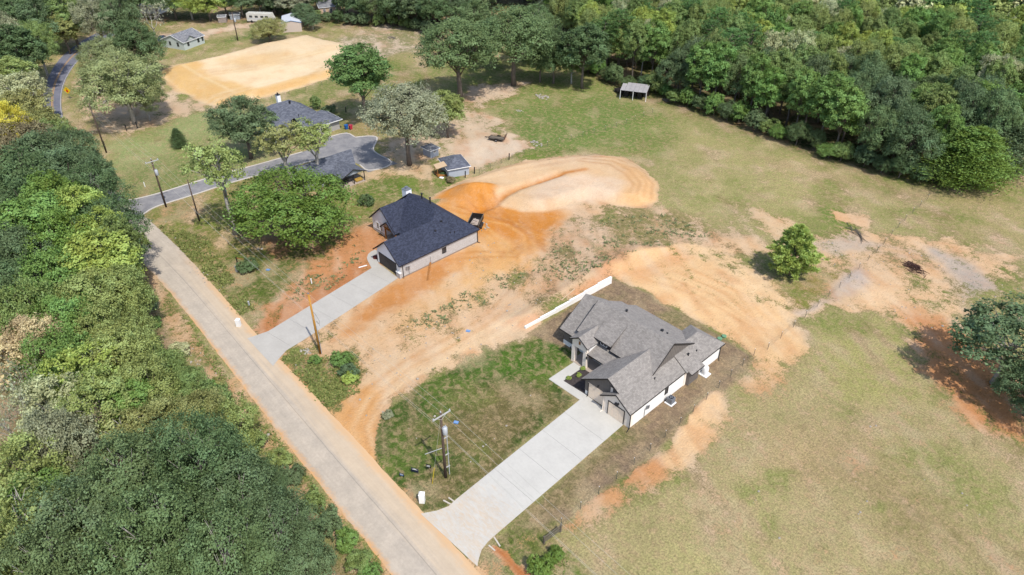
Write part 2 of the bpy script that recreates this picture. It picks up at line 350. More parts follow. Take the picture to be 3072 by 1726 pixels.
# right-hand bare ground
paint([(1840,520),(1900,515),(1990,560),(2080,600),(1990,640),(1930,590)], 2, 4, .7, A(226,192,148), A(150,148,88))
paint([(2040,590),(2150,580),(2330,600),(2575,640),(2575,730),(2400,720),(2330,760),(2480,850),(2350,870),(2230,790),(2110,800),(2010,780),(2100,680)], 2, 5, .68, A(234,194,148), A(156,144,96))
paint([(2110,690),(2160,660),(2190,690),(2120,760),(2020,790),(2060,750)], 1.5, 2, .9, A(206,190,176), None)
paint([(2030,610),(2140,590),(2200,620),(2100,640)], 2, 2, .8, A(212,190,165), None)
paint([(2340,630),(2420,650),(2520,730),(2430,740),(2380,680)], 2, 2, .85, A(192,178,164), None)
paint([(2300,790),(2450,830),(2575,1000),(2575,1110),(2440,1060),(2330,930)], 2.5, 3, .85, A(216,150,96), A(140,128,80))
paint([(2060,520),(2190,545),(2160,580),(2090,560)], 1.5, 2, .3, A(226,180,130), A(92,128,44))
paint([(2100,535),(2190,555),(2180,570),(2110,555)], .7, 1, .95, A(232,186,138), None)
paint([(2020,690),(2110,690),(2090,740),(2010,760),(1960,720)], 2, 3, .3, A(210,170,115), A(146,134,68))

# ground sheet on a grid that coarsens away from the lots
def axis(segs):
    out = [segs[0][0]]
    for a, b, s in segs:
        n = max(1, int(round((b - a)/s))); out += list(a + (b - a)*(np.arange(1, n+1)/n))
    return np.array(out)
gx = axis([(-900,-500,40),(-500,-340,10),(-340,-230,2.2),(-230,-130,1.1),(-130,-92,.62),(-92,4,.40),(4,30,1.5),(30,200,17),(200,600,50)])
gy = axis([(-400,-60,34),(-60,-12,3),(-12,10,.7),(10,110,.42),(110,160,.8),(160,240,1.6),(240,360,3),(360,520,10),(520,900,40)])
GX, GY = np.meshgrid(gx, gy, indexing='ij'); sh = GX.shape
fx, fy = GX.ravel(), GY.ravel()
GZ = hgt(fx, fy)
jx = (np.random.default_rng(5).random(fx.shape) - .5)*.12
soilA = np.full(fx.shape, .22); soilC = np.tile(np.array(A(208,182,144)), (fx.size, 1)); grassC = np.tile(np.array(A(166,160,104)), (fx.size, 1))
N1 = fbm(fx, fy, .16, 4); N2 = fbm(fx + 50, fy - 31, .5, 3); NN = (N1*.6 + N2*.4 - .5)*3.2
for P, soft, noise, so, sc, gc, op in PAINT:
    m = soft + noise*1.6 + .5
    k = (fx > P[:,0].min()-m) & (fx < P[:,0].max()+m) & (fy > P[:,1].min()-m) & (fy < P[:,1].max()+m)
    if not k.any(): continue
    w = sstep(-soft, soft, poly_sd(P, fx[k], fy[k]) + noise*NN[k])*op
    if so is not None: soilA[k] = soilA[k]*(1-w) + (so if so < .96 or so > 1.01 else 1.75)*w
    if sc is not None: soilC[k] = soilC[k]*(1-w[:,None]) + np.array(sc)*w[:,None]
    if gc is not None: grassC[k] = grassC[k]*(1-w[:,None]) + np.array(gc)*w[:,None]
# wheel ruts and scraped lines: worn soil of another colour
TRACKS = []
def rut(pts, w, col, amt=.7, pair=0.):
    P = DP(*pts)
    if pair:
        d = np.gradient(P, axis=0); n = np.stack([-d[:,1], d[:,0]], 1)/np.linalg.norm(d, axis=1)[:,None]
        for s in (-1, 1): TRACKS.append((P + n*s*pair, w, col, amt))
    else: TRACKS.append((P, w, col, amt))
rut([(930,1150),(905,1080),(940,1010),(1020,950),(1120,890),(1250,830),(1330,780),(1480,690)], .45, A(248,216,170), .55, .9)
rut([(880,1070),(930,990),(1020,920),(1150,850),(1230,800),(1290,740),(1320,690),(1310,640),(1270,600)], .4, A(212,150,84), .5, .9)
rut([(1000,690),(1100,650),(1200,640),(1290,640),(1350,600),(1400,560)], .4, A(206,134,54), .55, .85)
rut([(1100,520),(1180,540),(1280,560),(1330,590),(1335,640),(1290,690)], .4, A(240,180,104), .55, .9)
rut([(1130,540),(1220,580),(1270,620),(1250,680),(1180,720)], .4, A(240,190,120), .5, .8)
rut([(1195,530),(1245,517),(1300,487),(1350,470),(1405,452),(1470,440)], .75, A(206,128,40), .9)
rut([(430,205),(520,195),(640,180),(760,150),(850,125)], .8, A(236,190,120), .4, 1.2)
rut([(520,262),(600,235),(720,205),(850,165)], .7, A(252,232,196), .4, 1.2)
rut([(460,170),(500,195),(540,215),(590,240)], .6, A(252,226,178), .5)
rut([(1120,470),(1250,450),(1400,425),(1520,405),(1600,425)], .6, A(246,214,172), .5, 1.2)
for k in range(4):
    rut([(1480-8*k,398+7*k),(1560-10*k,402+8*k),(1612-14*k,432+6*k),(1640-16*k,468+3*k),(1636-18*k,504-2*k)], .32, A(204,150,100), .6)
    rut([(1150+30*k,520-6*k),(1230+20*k,545+6*k),(1310+6*k,560+10*k),(1370,590+14*k)], .3, A(192,116,44), .5)
    rut([(560+40*k,262-10*k),(680+30*k,235-9*k),(840,196-14*k)], .45, A(224,176,108), .45)
    rut([(1620+40*k,700-8*k),(1760+30*k,745-4*k),(1900,830-10*k)], .3, A(226,170,112), .45)
    rut([(930+22*k,1140-12*k),(915+26*k,1075-8*k),(960+24*k,1010-4*k),(1060+10*k,945+2*k)], .26, A(196,136,80), .5)
rut([(1380,700),(1500,640),(1600,590),(1700,560)], .5, A(190,150,104), .35, 1.)
rut([(1560,700),(1700,670),(1850,740),(1950,840),(2020,920)], .5, A(236,176,116), .35, 1.)
rut([(2120,610),(2300,640),(2420,690),(2560,760)], .8, A(204,184,164), .5, 1.2)
rut([(1960,830),(2150,760),(2280,740),(2400,790)], .6, A(240,204,156), .4, 1.)
for P, w, col, amt in TRACKS:
    k = (fx > P[:,0].min()-2) & (fx < P[:,0].max()+2) & (fy > P[:,1].min()-2) & (fy < P[:,1].max()+2)
    ww = np.exp(-(line_d(P, fx[k], fy[k])/w)**2)*amt*np.clip(.35 + 1.1*fbm(fx[k], fy[k], .35, 3), 0, 1)
    soilC[k] = soilC[k]*(1-ww[:,None]) + np.array(col)*ww[:,None]
    GZ[k] -= .05*ww*np.minimum(1, np.abs(GZ[k])*8)
# spill of sand along the kerbless road edges
rd = poly_sd(ROAD, fx, fy); ww = np.exp(-np.clip(-rd - .1, 0, 9)**2/.55)*((fx > -80))*(rd < .6)*.9
soilA = np.maximum(soilA, ww*np.clip(.5 + NN*.4, 0, 1)*1.1); soilC = soilC*(1-.7*ww[:,None]) + np.array(A(232,178,116))*(.7*ww[:,None])
# patchy natural variation: straw, brown thatch and fresh growth in the grass; pale crust and redder clay in the soil
def blend(C, col_, w): return C*(1-w[:,None]) + np.array(col_)*w[:,None]
Q1 = fbm(fx + 7, fy + 3, .085, 4); Q2 = fbm(fx - 40, fy + 80, .22, 4); Q3 = fbm(fx*.55 + fy*.83, fy*.25 - fx*.16, .55, 4)
lawn = np.clip(1 - (soilA + .05)/.12, 0, 1)*.75
wild = 1 - lawn
grassC = blend(grassC, A(206,186,146), sstep(.48, .68, Q2*.6 + Q3*.4)*.72*wild)
grassC = blend(grassC, A(124,140,66), sstep(.50, .66, Q1*.5 + (1-Q2)*.5)*.62*wild)
grassC = blend(grassC, A(158,132,98), sstep(.54, .72, Q3*.6 + Q1*.4)*.55*(wild*.8 + .2))
inner = soilA < 1.3
soilA = np.where(inner & (soilA > .05), soilA + (Q3 - .5)*.75 + (Q2 - .5)*.5, soilA)
lum = soilC.mean(1, keepdims=True); soilC = soilC*.95 + lum*.05
soilC = blend(soilC, A(244,220,190), sstep(.50, .74, Q3)*.28*np.where(soilA > 1.3, .45, 1.))
soilC = blend(soilC, A(206,142,90), sstep(.52, .74, Q2*.5 + (1-Q3)*.5)*.45*np.where(soilA > 1.3, .4, 1.))
# large tonal drift
drift = (1 + .16*(fbm(fx, fy, .05, 3) - .5) + .22*(N1 - .5))[:,None]
soilC *= drift; grassC *= drift
nx, ny = sh
idx = np.arange(nx*ny).reshape(sh)
quads = np.stack([idx[:-1,:-1], idx[1:,:-1], idx[1:,1:], idx[:-1,1:]], -1).reshape(-1, 4)
me = bpy.data.meshes.new('ground')
me.vertices.add(nx*ny); me.vertices.foreach_set('co', np.stack([fx, fy, GZ], 1).ravel().astype(np.float32))
me.loops.add(quads.size); me.loops.foreach_set('vertex_index', quads.ravel().astype(np.int32))
me.polygons.add(len(quads)); me.polygons.foreach_set('loop_start', (np.arange(len(quads))*4).astype(np.int32))
me.polygons.foreach_set('use_smooth', np.ones(len(quads), bool)); me.update(calc_edges=True)
a = me.attributes.new('soil', 'FLOAT_COLOR', 'POINT'); a.data.foreach_set('color', np.concatenate([soilC, soilA[:,None]], 1).astype(np.float32).ravel())
a = me.attributes.new('grass', 'FLOAT_COLOR', 'POINT'); a.data.foreach_set('color', np.concatenate([grassC, np.ones((fx.size,1))], 1).astype(np.float32).ravel())
def ground_mat():
    t = NT('ground_soil_and_grass'); p = t.pos()
    s = t.new('ShaderNodeAttribute', attribute_name='soil'); g = t.new('ShaderNodeAttribute', attribute_name='grass')
    n0 = t.noise(p, .35, 5, .6); n1 = t.noise(p, 1.1, 6, .65, .6); n2 = t.noise(p, 4.2, 5, .7, .4); n3 = t.noise(p, 13., 3, .7)
    ps = t.pos((5.5, 1.3, 2), .6); n4 = t.noise(ps, 1.0, 4, .7, 1.0)
    m = t.math('ADD', s.outputs['Alpha'], t.math('MULTIPLY', t.math('SUBTRACT', n1, .5), 1.25))
    m = t.math('ADD', m, t.math('MULTIPLY', t.math('SUBTRACT', n2, .5), 1.15))
    m = t.math('ADD', m, t.math('MULTIPLY', t.math('SUBTRACT', n4, .5), .55))
    m = t.math('ADD', m, t.math('MULTIPLY', t.math('SUBTRACT', n3, .5), .5))
    m = t.math('ADD', m, t.math('MULTIPLY', t.math('SUBTRACT', n0, .5), 1.2))
    mk = t.rng(m, .28, .72)
    vg = t.math('ADD', t.rng(n2, .25, .75, .44, 1.50, False), t.rng(n3, .2, .8, -.50, .50, False))
    vg = t.math('ADD', vg, t.rng(n4, .25, .75, -.20, .24, False))
    lw = t.rng(s.outputs['Alpha'], -.28, .02, .12, 1., False)
    gc = t.mix(t.math('MULTIPLY', t.rng(n1, .42, .66, 0., .60), lw), g.outputs['Color'], A(196,168,130))
    gc = t.mix(t.math('MULTIPLY', t.rng(n0, .26, .44, .40, 0.), lw), gc, A(126,112,76))
    gc = t.mix(t.rng(n0, .52, .74, 0., .22), gc, A(112,130,62))
    gc = t.mul(gc, vg)
    vs = t.math('ADD', t.rng(n4, .25, .75, .84, 1.14, False), t.rng(n2, .25, .75, -.12, .12, False))
    vs = t.math('ADD', vs, t.rng(n3, .2, .8, -.14, .14, False))
    sc = t.mix(t.rng(n0, .46, .74, 0., .20), s.outputs['Color'], A(228,168,110))
    sc = t.mix(t.rng(n1, .50, .74, 0., .24), sc, A(240,214,182))
    sc = t.mix(t.rng(n4, .54, .76, 0., .28), sc, A(196,136,84))
    sc = t.mul(sc, vs)
    c = t.mix(mk, gc, sc)
    h = t.math('ADD', t.math('MULTIPLY', n3, t.rng(mk, 0, 1, 1., .35)), t.math('ADD', t.math('MULTIPLY', n2, .9), t.math('MULTIPLY', n4, t.rng(mk, 0, 1, .3, 1.3))))
    t.bump(h, .7, .16)
    t.b.inputs['Specular IOR Level'].default_value = .08
    return t.done(c, .95)
me.materials.append(ground_mat())
tag(link('ground', me), kind='structure')

# ------------------------------------------------------------------ roads and slabs
def resample(P, step):
    P = np.asarray(P); s = np.r_[0, np.cumsum(np.linalg.norm(np.diff(P, axis=0), axis=1))]
    n = max(2, int(s[-1]/step)); q = np.linspace(0, s[-1], n)
    return np.stack([np.interp(q, s, P[:,0]), np.interp(q, s, P[:,1])], 1)
def smooth_line(P, k=3):
    P = np.asarray(P, float)
    for _ in range(k):
        Q = [P[0]]
        for a, b in zip(P[:-1], P[1:]): Q += [a*.75+b*.25, a*.25+b*.75]
        P = np.array(Q + [P[-1]])
    return P
def strip(name, L, R, z, m, nseg, wob=0., cross=8, parent=None):
    def rs(P):
        P = smooth_line(P, 2); s = np.r_[0, np.cumsum(np.linalg.norm(np.diff(P, axis=0), axis=1))]; q = np.linspace(0, s[-1], nseg)
        return np.stack([np.interp(q, s, P[:,0]), np.interp(q, s, P[:,1])], 1)
    L, R = rs(L), rs(R); u = np.linspace(0, 1, cross + 1)
    V = L[:,None]*(1-u)[None,:,None] + R[:,None]*u[None,:,None]
    if wob:
        for c, sg in ((0, -1), (cross, 1)):
            e = V[:,c]; d = (R - L)/np.linalg.norm(R - L, axis=1)[:,None]
            V[:,c] = e + d*(wob*2*(fbm(e[:,0], e[:,1], .9, 4) - .5))[:,None]*sg
    me = bpy.data.meshes.new(name); n = nseg*(cross+1); ii = np.arange(n).reshape(nseg, cross+1)
    zz = np.full((nseg, cross+1), z); 
    co = np.concatenate([V, zz[...,None]], -1).reshape(-1, 3)
    q = np.stack([ii[:-1,:-1], ii[:-1,1:], ii[1:,1:], ii[1:,:-1]], -1).reshape(-1, 4)
    me.from_pydata(co.tolist(), [], q.tolist())
    at = me.attributes.new('across', 'FLOAT', 'POINT'); at.data.foreach_set('value', np.tile(u, nseg).astype(np.float32))
    ln = np.r_[0, np.cumsum(np.linalg.norm(np.diff((L+R)/2, axis=0), axis=1))]
    at = me.attributes.new('along', 'FLOAT', 'POINT'); at.data.foreach_set('value', np.repeat(ln, cross+1).astype(np.float32))
    me.materials.append(m); me.update()
    if me.polygons[0].normal.z < 0: me.flip_normals()
    return link(name, me, parent)
def asphalt_mat(name, c1, c2, dust=None, seam=None, dust_w=1.):
    t = NT(name); p = t.pos(); ac = t.new('ShaderNodeAttribute', attribute_name='across').outputs['Fac']; al = t.new('ShaderNodeAttribute', attribute_name='along').outputs['Fac']
    n1 = t.noise(p, .5, 5, .6); n2 = t.noise(p, 3., 5, .65); n3 = t.noise(p, 30., 2, .6)
    c = t.mix(t.rng(n1, .3, .7), c1, c2)
    c = t.mul(c, t.math('ADD', t.rng(n2, .25, .75, .88, 1.10, False), t.rng(n3, .2, .8, -.10, .10, False)))
    cv = t.new('ShaderNodeCombineXYZ'); t.l.new(t.math('MULTIPLY', ac, 9.), cv.inputs[0]); t.l.new(t.math('MULTIPLY', al, .045), cv.inputs[1])
    st = t.noise(cv.outputs[0], 1.6, 5, .6)                       # wear drawn out along the traffic
    if dust:
        e = t.math('ADD', t.math('ABSOLUTE', t.math('SUBTRACT', ac, .46)), t.math('MULTIPLY', t.math('SUBTRACT', n2, .5), .20))
        e = t.math('ADD', e, t.math('MULTIPLY', t.math('SUBTRACT', n1, .5), .22))
        near = t.rng(al, 60., 90., 1., 0.)
        c = t.mix(t.math('MULTIPLY', t.rng(e, .33, .52, 0., .95), near), c, dust)
        r = t.math('ADD', ac, t.math('MULTIPLY', t.math('SUBTRACT', st, .5), .5))
        c = t.mix(t.math('MULTIPLY', t.rng(r, .42, .72, 0., .55*dust_w), near), c, A(226,200,166))
    c = t.mul(c, t.rng(st, .25, .75, .93, 1.07, False))
    if seam:
        w = t.math('ABSOLUTE', t.math('SUBTRACT', t.math('ADD', ac, t.math('MULTIPLY', t.math('SUBTRACT', t.noise(p, .8, 4, .6), .5), .02)), seam))
        c = t.mix(t.rng(w, .003, .012, .42, 0.), c, (.12, .11, .10))
    t.bump(n3, .25, .01)
    return t.done(c, .88)
M_ROAD = asphalt_mat('worn_chip_seal', A(212,198,180), A(196,184,168), A(236,178,112), .5)
road = strip('road', ROAD_L, ROAD_R, .03, M_ROAD, 420, .22, 10); tag(road, kind='structure')
far_L = ROAD_L[-8:]; far_R = ROAD_R[-8:]
M_ASPH = asphalt_mat('blue_gray_asphalt', A(140,139,142), A(168,165,164))
M_FARASPH = asphalt_mat('far_asphalt', A(118,120,134), A(136,136,148))
tag(strip('county_road', ROAD_L[-10:], ROAD_R[-10:], .036, M_FARASPH, 120, .05, 6), kind='structure')
M_YEL = mat('yellow_road_paint', A(222,170,90), .7, .12)
M_WHT = mat('white_road_paint', A(225,220,210), .7, .12)
mid = ROAD_L[-10:]*.5 + ROAD_R[-10:]*.5; dd = (ROAD_R[-10:] - ROAD_L[-10:]); dd = dd/np.linalg.norm(dd, axis=1)[:,None]
for s in (-.22, .22): tag(strip('road_marking', mid + dd*(s-.09), mid + dd*(s+.09), .041, M_YEL, 90, 0, 1), kind='structure')
tag(strip('road_marking', ROAD_R[-10:] - dd*.35, ROAD_R[-10:] - dd*.22, .041, M_WHT, 90, 0, 1), kind='structure')

def concrete(name, c, stain=None, stain_axis=None):
    t = NT(name); p = t.pos(); n1 = t.noise(p, .45, 5, .6); n2 = t.noise(p, 2.6, 6, .65); n3 = t.noise(p, 26., 2, .6)
    v = t.math('ADD', t.rng(n1, .3, .7, .94, 1.05, False), t.rng(n2, .25, .75, -.05, .05, False))
    col = t.mul(c, t.math('ADD', v, t.rng(n3, .2, .8, -.03, .03, False)))
    br = t.noise(t.pos((1.2, 9., 1.), 0.), 1.2, 3, .6); col = t.mul(col, t.rng(br, .3, .7, .97, 1.03, False))
    if stain:       # mud tracked on at the road end
        sx = t.new('ShaderNodeSeparateXYZ'); t.l.new(p, sx.inputs[0])
        dv = t.math('ADD', t.math('MULTIPLY', sx.outputs[0], stain_axis[0]), t.math('ADD', t.math('MULTIPLY', sx.outputs[1], stain_axis[1]), stain_axis[2]))
        st = t.noise(t.pos((.8, 2.6, 1), .5), 1., 5, .65, 1.2)
        f = t.math('ADD', t.rng(dv, 0., 6.5, .62, -.1, False), t.math('MULTIPLY', t.math('SUBTRACT', st, .5), 1.5))
        col = t.mix(t.rng(f, .30, 1.1, 0., .6), col, stain)
    t.bump(n3, .12, .006)
    return t.done(col, .82)
M_CONC = concrete('pale_concrete', A(216,212,203), A(222,186,140), (.0, 1., -33.0))
M_CONC2 = concrete('gray_concrete', A(202,197,188), A(226,190,142), (.42, .9, 32.5))
M_KERB = concrete('kerb_concrete', A(224,216,206))
def clip(poly, n, c):                     # keep the part of a polygon with n.p <= c
    out = []; P = [np.asarray(p, float) for p in poly]
    for i in range(len(P)):
        a, b = P[i], P[(i+1) % len(P)]; da, db = a@n - c, b@n - c
        if da <= 0: out.append(a)
        if (da < 0) != (db < 0) and abs(da-db) > 1e-9: out.append(a + (b-a)*(da/(da-db)))
    return out
def slabs(name, polys, m, zt, axis_dir, cuts, cross=None, gap=.022):
    root = empty(name, (0, 0, 0), kind='structure'); n = np.array(axis_dir, float); n /= np.linalg.norm(n); q = np.array([-n[1], n[0]])
    for P in polys:
        s = [p@n for p in P]; cs = [min(s)-1] + [c for c in cuts if min(s)+.6 < c < max(s)-.6] + [max(s)+1]
        for a, b in zip(cs[:-1], cs[1:]):
            piece = clip(clip(P, n, b - gap/2), -n, -(a + gap/2))
            parts = [piece]
            if cross is not None and len(piece) > 2:
                parts = [clip(piece, q, cross - gap/2), clip(piece, -q, -(cross + gap/2))]
            for pc in parts:
                if len(pc) > 2: MB().prism(pc, -.06, zt).build('slab', m, root)
    return root
slabs('driveway_gray_house', [DRIVE_GRAY, ], M_CONC, .05, (0, 1), [37.3, 41.6, 45.9, 50.2])
slabs('walkway_gray_house', [WALK_A, WALK_B], M_CONC, .055, (0, 1), [])
ax = SP((806,994),(1115,805)); dv = (ax[1]-ax[0])/np.linalg.norm(ax[1]-ax[0]); c0 = ax[0]@dv
slabs('driveway_dark_house', [DRIVE_DARK], M_CONC2, .05, dv, [c0-.3+4.05*k for k in range(0, 7)])
slabs('walkway_dark_house', [WALK_D], M_CONC2, .055, dv, [])
# asphalt lane and court with concrete kerbs
dr = strip('asphalt_lane', ASPH_L, ASPH_R, .034, M_ASPH, 120, 0, 6); tag(dr, kind='structure')
tag(MB().poly([(*p, .038) for p in (COURT[::-1] if sum(COURT[i][0]*COURT[(i+1) % len(COURT)][1]-COURT[(i+1) % len(COURT)][0]*COURT[i][1] for i in range(len(COURT))) < 0 else COURT)]).build('asphalt_court', M_ASPH), kind='structure')
def kerb(P, w=.3, h=.12, name='kerb'):
    P = smooth_line(P, 2); d = np.gradient(P, axis=0); n = np.stack([-d[:,1], d[:,0]], 1)/np.linalg.norm(d, axis=1)[:,None]
    b = MB(); L, R = P - n*w/2, P + n*w/2
    for i in range(len(P)-1):
        b.poly([(*L[i], h), (*L[i+1], h), (*R[i+1], h), (*R[i], h)][::-1]); b.poly([(*L[i], -.05), (*L[i+1], -.05), (*L[i+1], h), (*L[i], h)]); b.poly([(*R[i+1], -.05), (*R[i], -.05), (*R[i], h), (*R[i+1], h)])
    tag(b.build(name, M_KERB), kind='structure')
kerb(ASPH_L[:-1]); kerb(ASPH_R[1:-1])
kerb(COURT[3:11]); kerb(COURT[1:4])
kerb(DP((360,542),(352,552),(348,562)))
# culvert headwalls at the road end of the pale driveway
for (ax_, ay_, bx_, by_) in ((1330,1502,1354,1515),(1346,1494,1362,1506),(1466,1637,1485,1653),(1482,1612,1500,1640)):
    p, q = G(ax_, ay_), G(bx_, by_)
    tag(MB().bar((*p, .02), (*q, .02), .16, .14).build('culvert_headwall', M_CONC), 'low concrete culvert curb %s the pale driveway apron' % ('outermost on the lawn side of' if ax_ == 1330 else 'on the lawn side nearest' if ax_ == 1346 else 'on the ditch side nearest the road at' if ax_ == 1466 else 'on the ditch side farther up'), 'culvert', 'culvert curbs at the pale driveway')
M_MULCH = mat('dark_mulch', (.045,.036,.034), .95, .5, 3., 22., .8)
tag(MB().prism(BED, -.05, .035).build('mulch_bed', M_MULCH), kind='structure')
# ------------------------------------------------------------------ building kit
def shingle_mat(name, cols, tab=.30, course=.19, bump=.5, sheen=.9):
    t = NT(name); uv = t.new('ShaderNodeUVMap', uv_map='UVMap').outputs[0]
    br = t.new('ShaderNodeTexBrick'); t.l.new(uv, br.inputs['Vector']); br.inputs['Scale'].default_value = 1.0
    br.inputs['Brick Width'].default_value = tab; br.inputs['Row Height'].default_value = course; br.inputs['Mortar Size'].default_value = .006; br.inputs['Mortar Smooth'].default_value = .2
    br.inputs['Color1'].default_value = (0, 0, 0, 1); br.inputs['Color2'].default_value = (1, 1, 1, 1); br.inputs['Mortar'].default_value = (.1, .1, .1, 1); br.offset = .37
    p = t.pos(); n = t.noise(p, .7, 4, .6); n2 = t.noise(p, 24., 2, .6); n5 = t.noise(p, 4.5, 3, .6)
    f = t.math('ADD', br.outputs[0], t.math('MULTIPLY', t.math('SUBTRACT', n5, .5), .2))
    c = t.mix(t.rng(f, .0, 1.), cols[0], cols[1])
    c = t.mul(c, t.math('ADD', t.rng(n, .3, .7, .92, 1.08, False), t.rng(n2, .2, .8, -.10, .10, False)))
    c = t.mix(t.math('MULTIPLY', br.outputs[1], .55), c, tuple(x*.35 for x in cols[0]))
    t.bump(n2, .3, .01)
    return t.done(c, sheen)
def roof_planes(name, polys, m, parent, course=.19, lip=.014, thick=.11, off=(0, 0, 0)):
    V = []; F = []; UV = []
    def add(pts, uvs): i = len(V); V.extend([tuple(p) for p in pts]); F.append(tuple(range(i, i+len(pts)))); UV.extend(uvs)
    for P in polys:
        P = [np.array(p, float) - off for p in P]
        n = np.zeros(3)
        for i in range(len(P)): n += np.cross(P[i], P[(i+1) % len(P)])
        n /= np.linalg.norm(n)
        if n[2] < 0: n = -n; P = P[::-1]
        e = np.cross((0, 0, 1.), n); e = e/np.linalg.norm(e) if np.linalg.norm(e) > 1e-6 else np.array([1., 0, 0])
        s = np.cross(n, e)
        if s[2] < 0: s = -s; e = -e
        vs = [p@s for p in P]; v0, v1 = min(vs), max(vs)
        if course:
            k = 0
            while v0 + k*course < v1 - 1e-4:
                a, b = v0 + k*course, v0 + (k+1)*course; k += 1
                pc = clip(clip(P, s, b), -s, -a)
                if len(pc) < 3: continue
                q = [p + n*lip*(1 - (p@s - a)/course) for p in pc]
                add(q, [(p@e, p@s - v0) for p in pc])
                lo = [p for p in pc if abs(p@s - a) < 1e-5]
                if len(lo) == 2: add([lo[0] - n*.002, lo[1] - n*.002, lo[1] + n*lip, lo[0] + n*lip], [(lo[0]@e, a - v0)]*4)
        else: add(P, [(p@e, p@s - v0) for p in P])
        dn = [p - np.array((0, 0, thick)) for p in P]
        add(dn[::-1], [(p@e, p@s - v0) for p in dn[::-1]])
        for i in range(len(P)):
            a, b = P[i], P[(i+1) % len(P)]; add([a - (0, 0, thick), b - (0, 0, thick), b, a], [(a@e, 0)]*4)
    me = bpy.data.meshes.new(name); me.from_pydata(V, [], F); me.materials.append(m)
    u = me.uv_layers.new(name='UVMap'); u.data.foreach_set('uv', np.array(UV, np.float32).ravel()); me.update()
    return link(name, me, parent)
M_SH_GRAY = shingle_mat('weathered_gray_shingle', (A(150,144,138), A(172,165,158)))
M_SH_DARK = shingle_mat('charcoal_shingle', (A(50,55,72), A(70,76,96)), sheen=.85)
M_SH_BLUE = shingle_mat('slate_shingle', (A(92,97,110), A(122,126,138)), .5, .2)
M_SH_OLD = shingle_mat('sun_faded_shingle', (A(120,122,128), A(160,160,162)), .5, .2)
def brick_mat(name, c1, c2, mortar, sx=.22, sy=.075):
    t = NT(name); p = t.pos(); sx_ = t.new('ShaderNodeSeparateXYZ'); t.l.new(p, sx_.inputs[0]); cb = t.new('ShaderNodeCombineXYZ')
    t.l.new(t.math('ADD', sx_.outputs[0], sx_.outputs[1]), cb.inputs[0]); t.l.new(sx_.outputs[2], cb.inputs[1])
    br = t.new('ShaderNodeTexBrick'); t.l.new(cb.outputs[0], br.inputs['Vector']); br.inputs['Scale'].default_value = 1
    br.inputs['Brick Width'].default_value = sx; br.inputs['Row Height'].default_value = sy; br.inputs['Mortar Size'].default_value = .006
    br.inputs['Color1'].default_value = (*c1, 1); br.inputs['Color2'].default_value = (*c2, 1); br.inputs['Mortar'].default_value = (*mortar, 1)
    n = t.noise(p, 3.5, 4, .7); c = t.mix(t.rng(n, .56, .72, 0., .45), br.outputs[0], tuple(x*.6 for x in c1))
    return t.done(c, .85)
M_WBRICK = brick_mat('whitewashed_brick', A(226,222,218), A(198,190,184), A(214,210,206))
M_WHITE = mat('white_painted_brick', (.70,.68,.65), .7, .06, 1.5, 14., .1)
M_WSIDE = mat('white_siding', (.72,.73,.76), .6, .05, 1.2, 10., .05)
M_TAUPE = mat('taupe_siding', A(136,128,122), .7, .10, 1.4, 10., .05)
M_GREIGE = mat('greige_brick', (.74,.65,.56), .75, .08, 2., 16., .1)
M_GDOOR = mat('greige_garage_door', (.74,.61,.48), .6, .05, 1.2, 9., .03)
M_DDOOR = mat('dark_garage_door', A(76,72,72), .55, .08, 1.2, 9., .03)
M_FASC = mat('dark_trim', A(52,48,48), .5, .1, 2., 10., 0.)
M_NAVY = mat('charcoal_trim', A(42,44,54), .5, .1, 2., 10., 0.)
M_WTRIM = mat('white_trim', (.66,.66,.65), .55, .05, 2., 10., 0.)
M_TIMB = mat('stained_timber', A(176,118,62), .7, .25, 3., 20., .1)
M_PORCH = mat('porch_floor', A(196,180,166), .8, .08, 1., 8., .05)
M_BLK = mat('black_metal', (.02,.02,.022), .45, .1, 3., 12., 0.)
M_GALV = mat('galvanised_metal', A(176,180,186), .4, .12, 3., 14., .05, .6)
M_PIPE = mat('gray_pvc', A(196,198,200), .5, .06, 3., 14., 0.)
def glass_mat():
    t = NT('window_glass'); t.b.inputs['Specular IOR Level'].default_value = .6
    return t.done(t.mul((.03, .035, .04), t.rng(t.noise(t.pos(), 1.2, 2, .5), .3, .7, .7, 1.5, False)), .12)
M_GLASS = glass_mat()
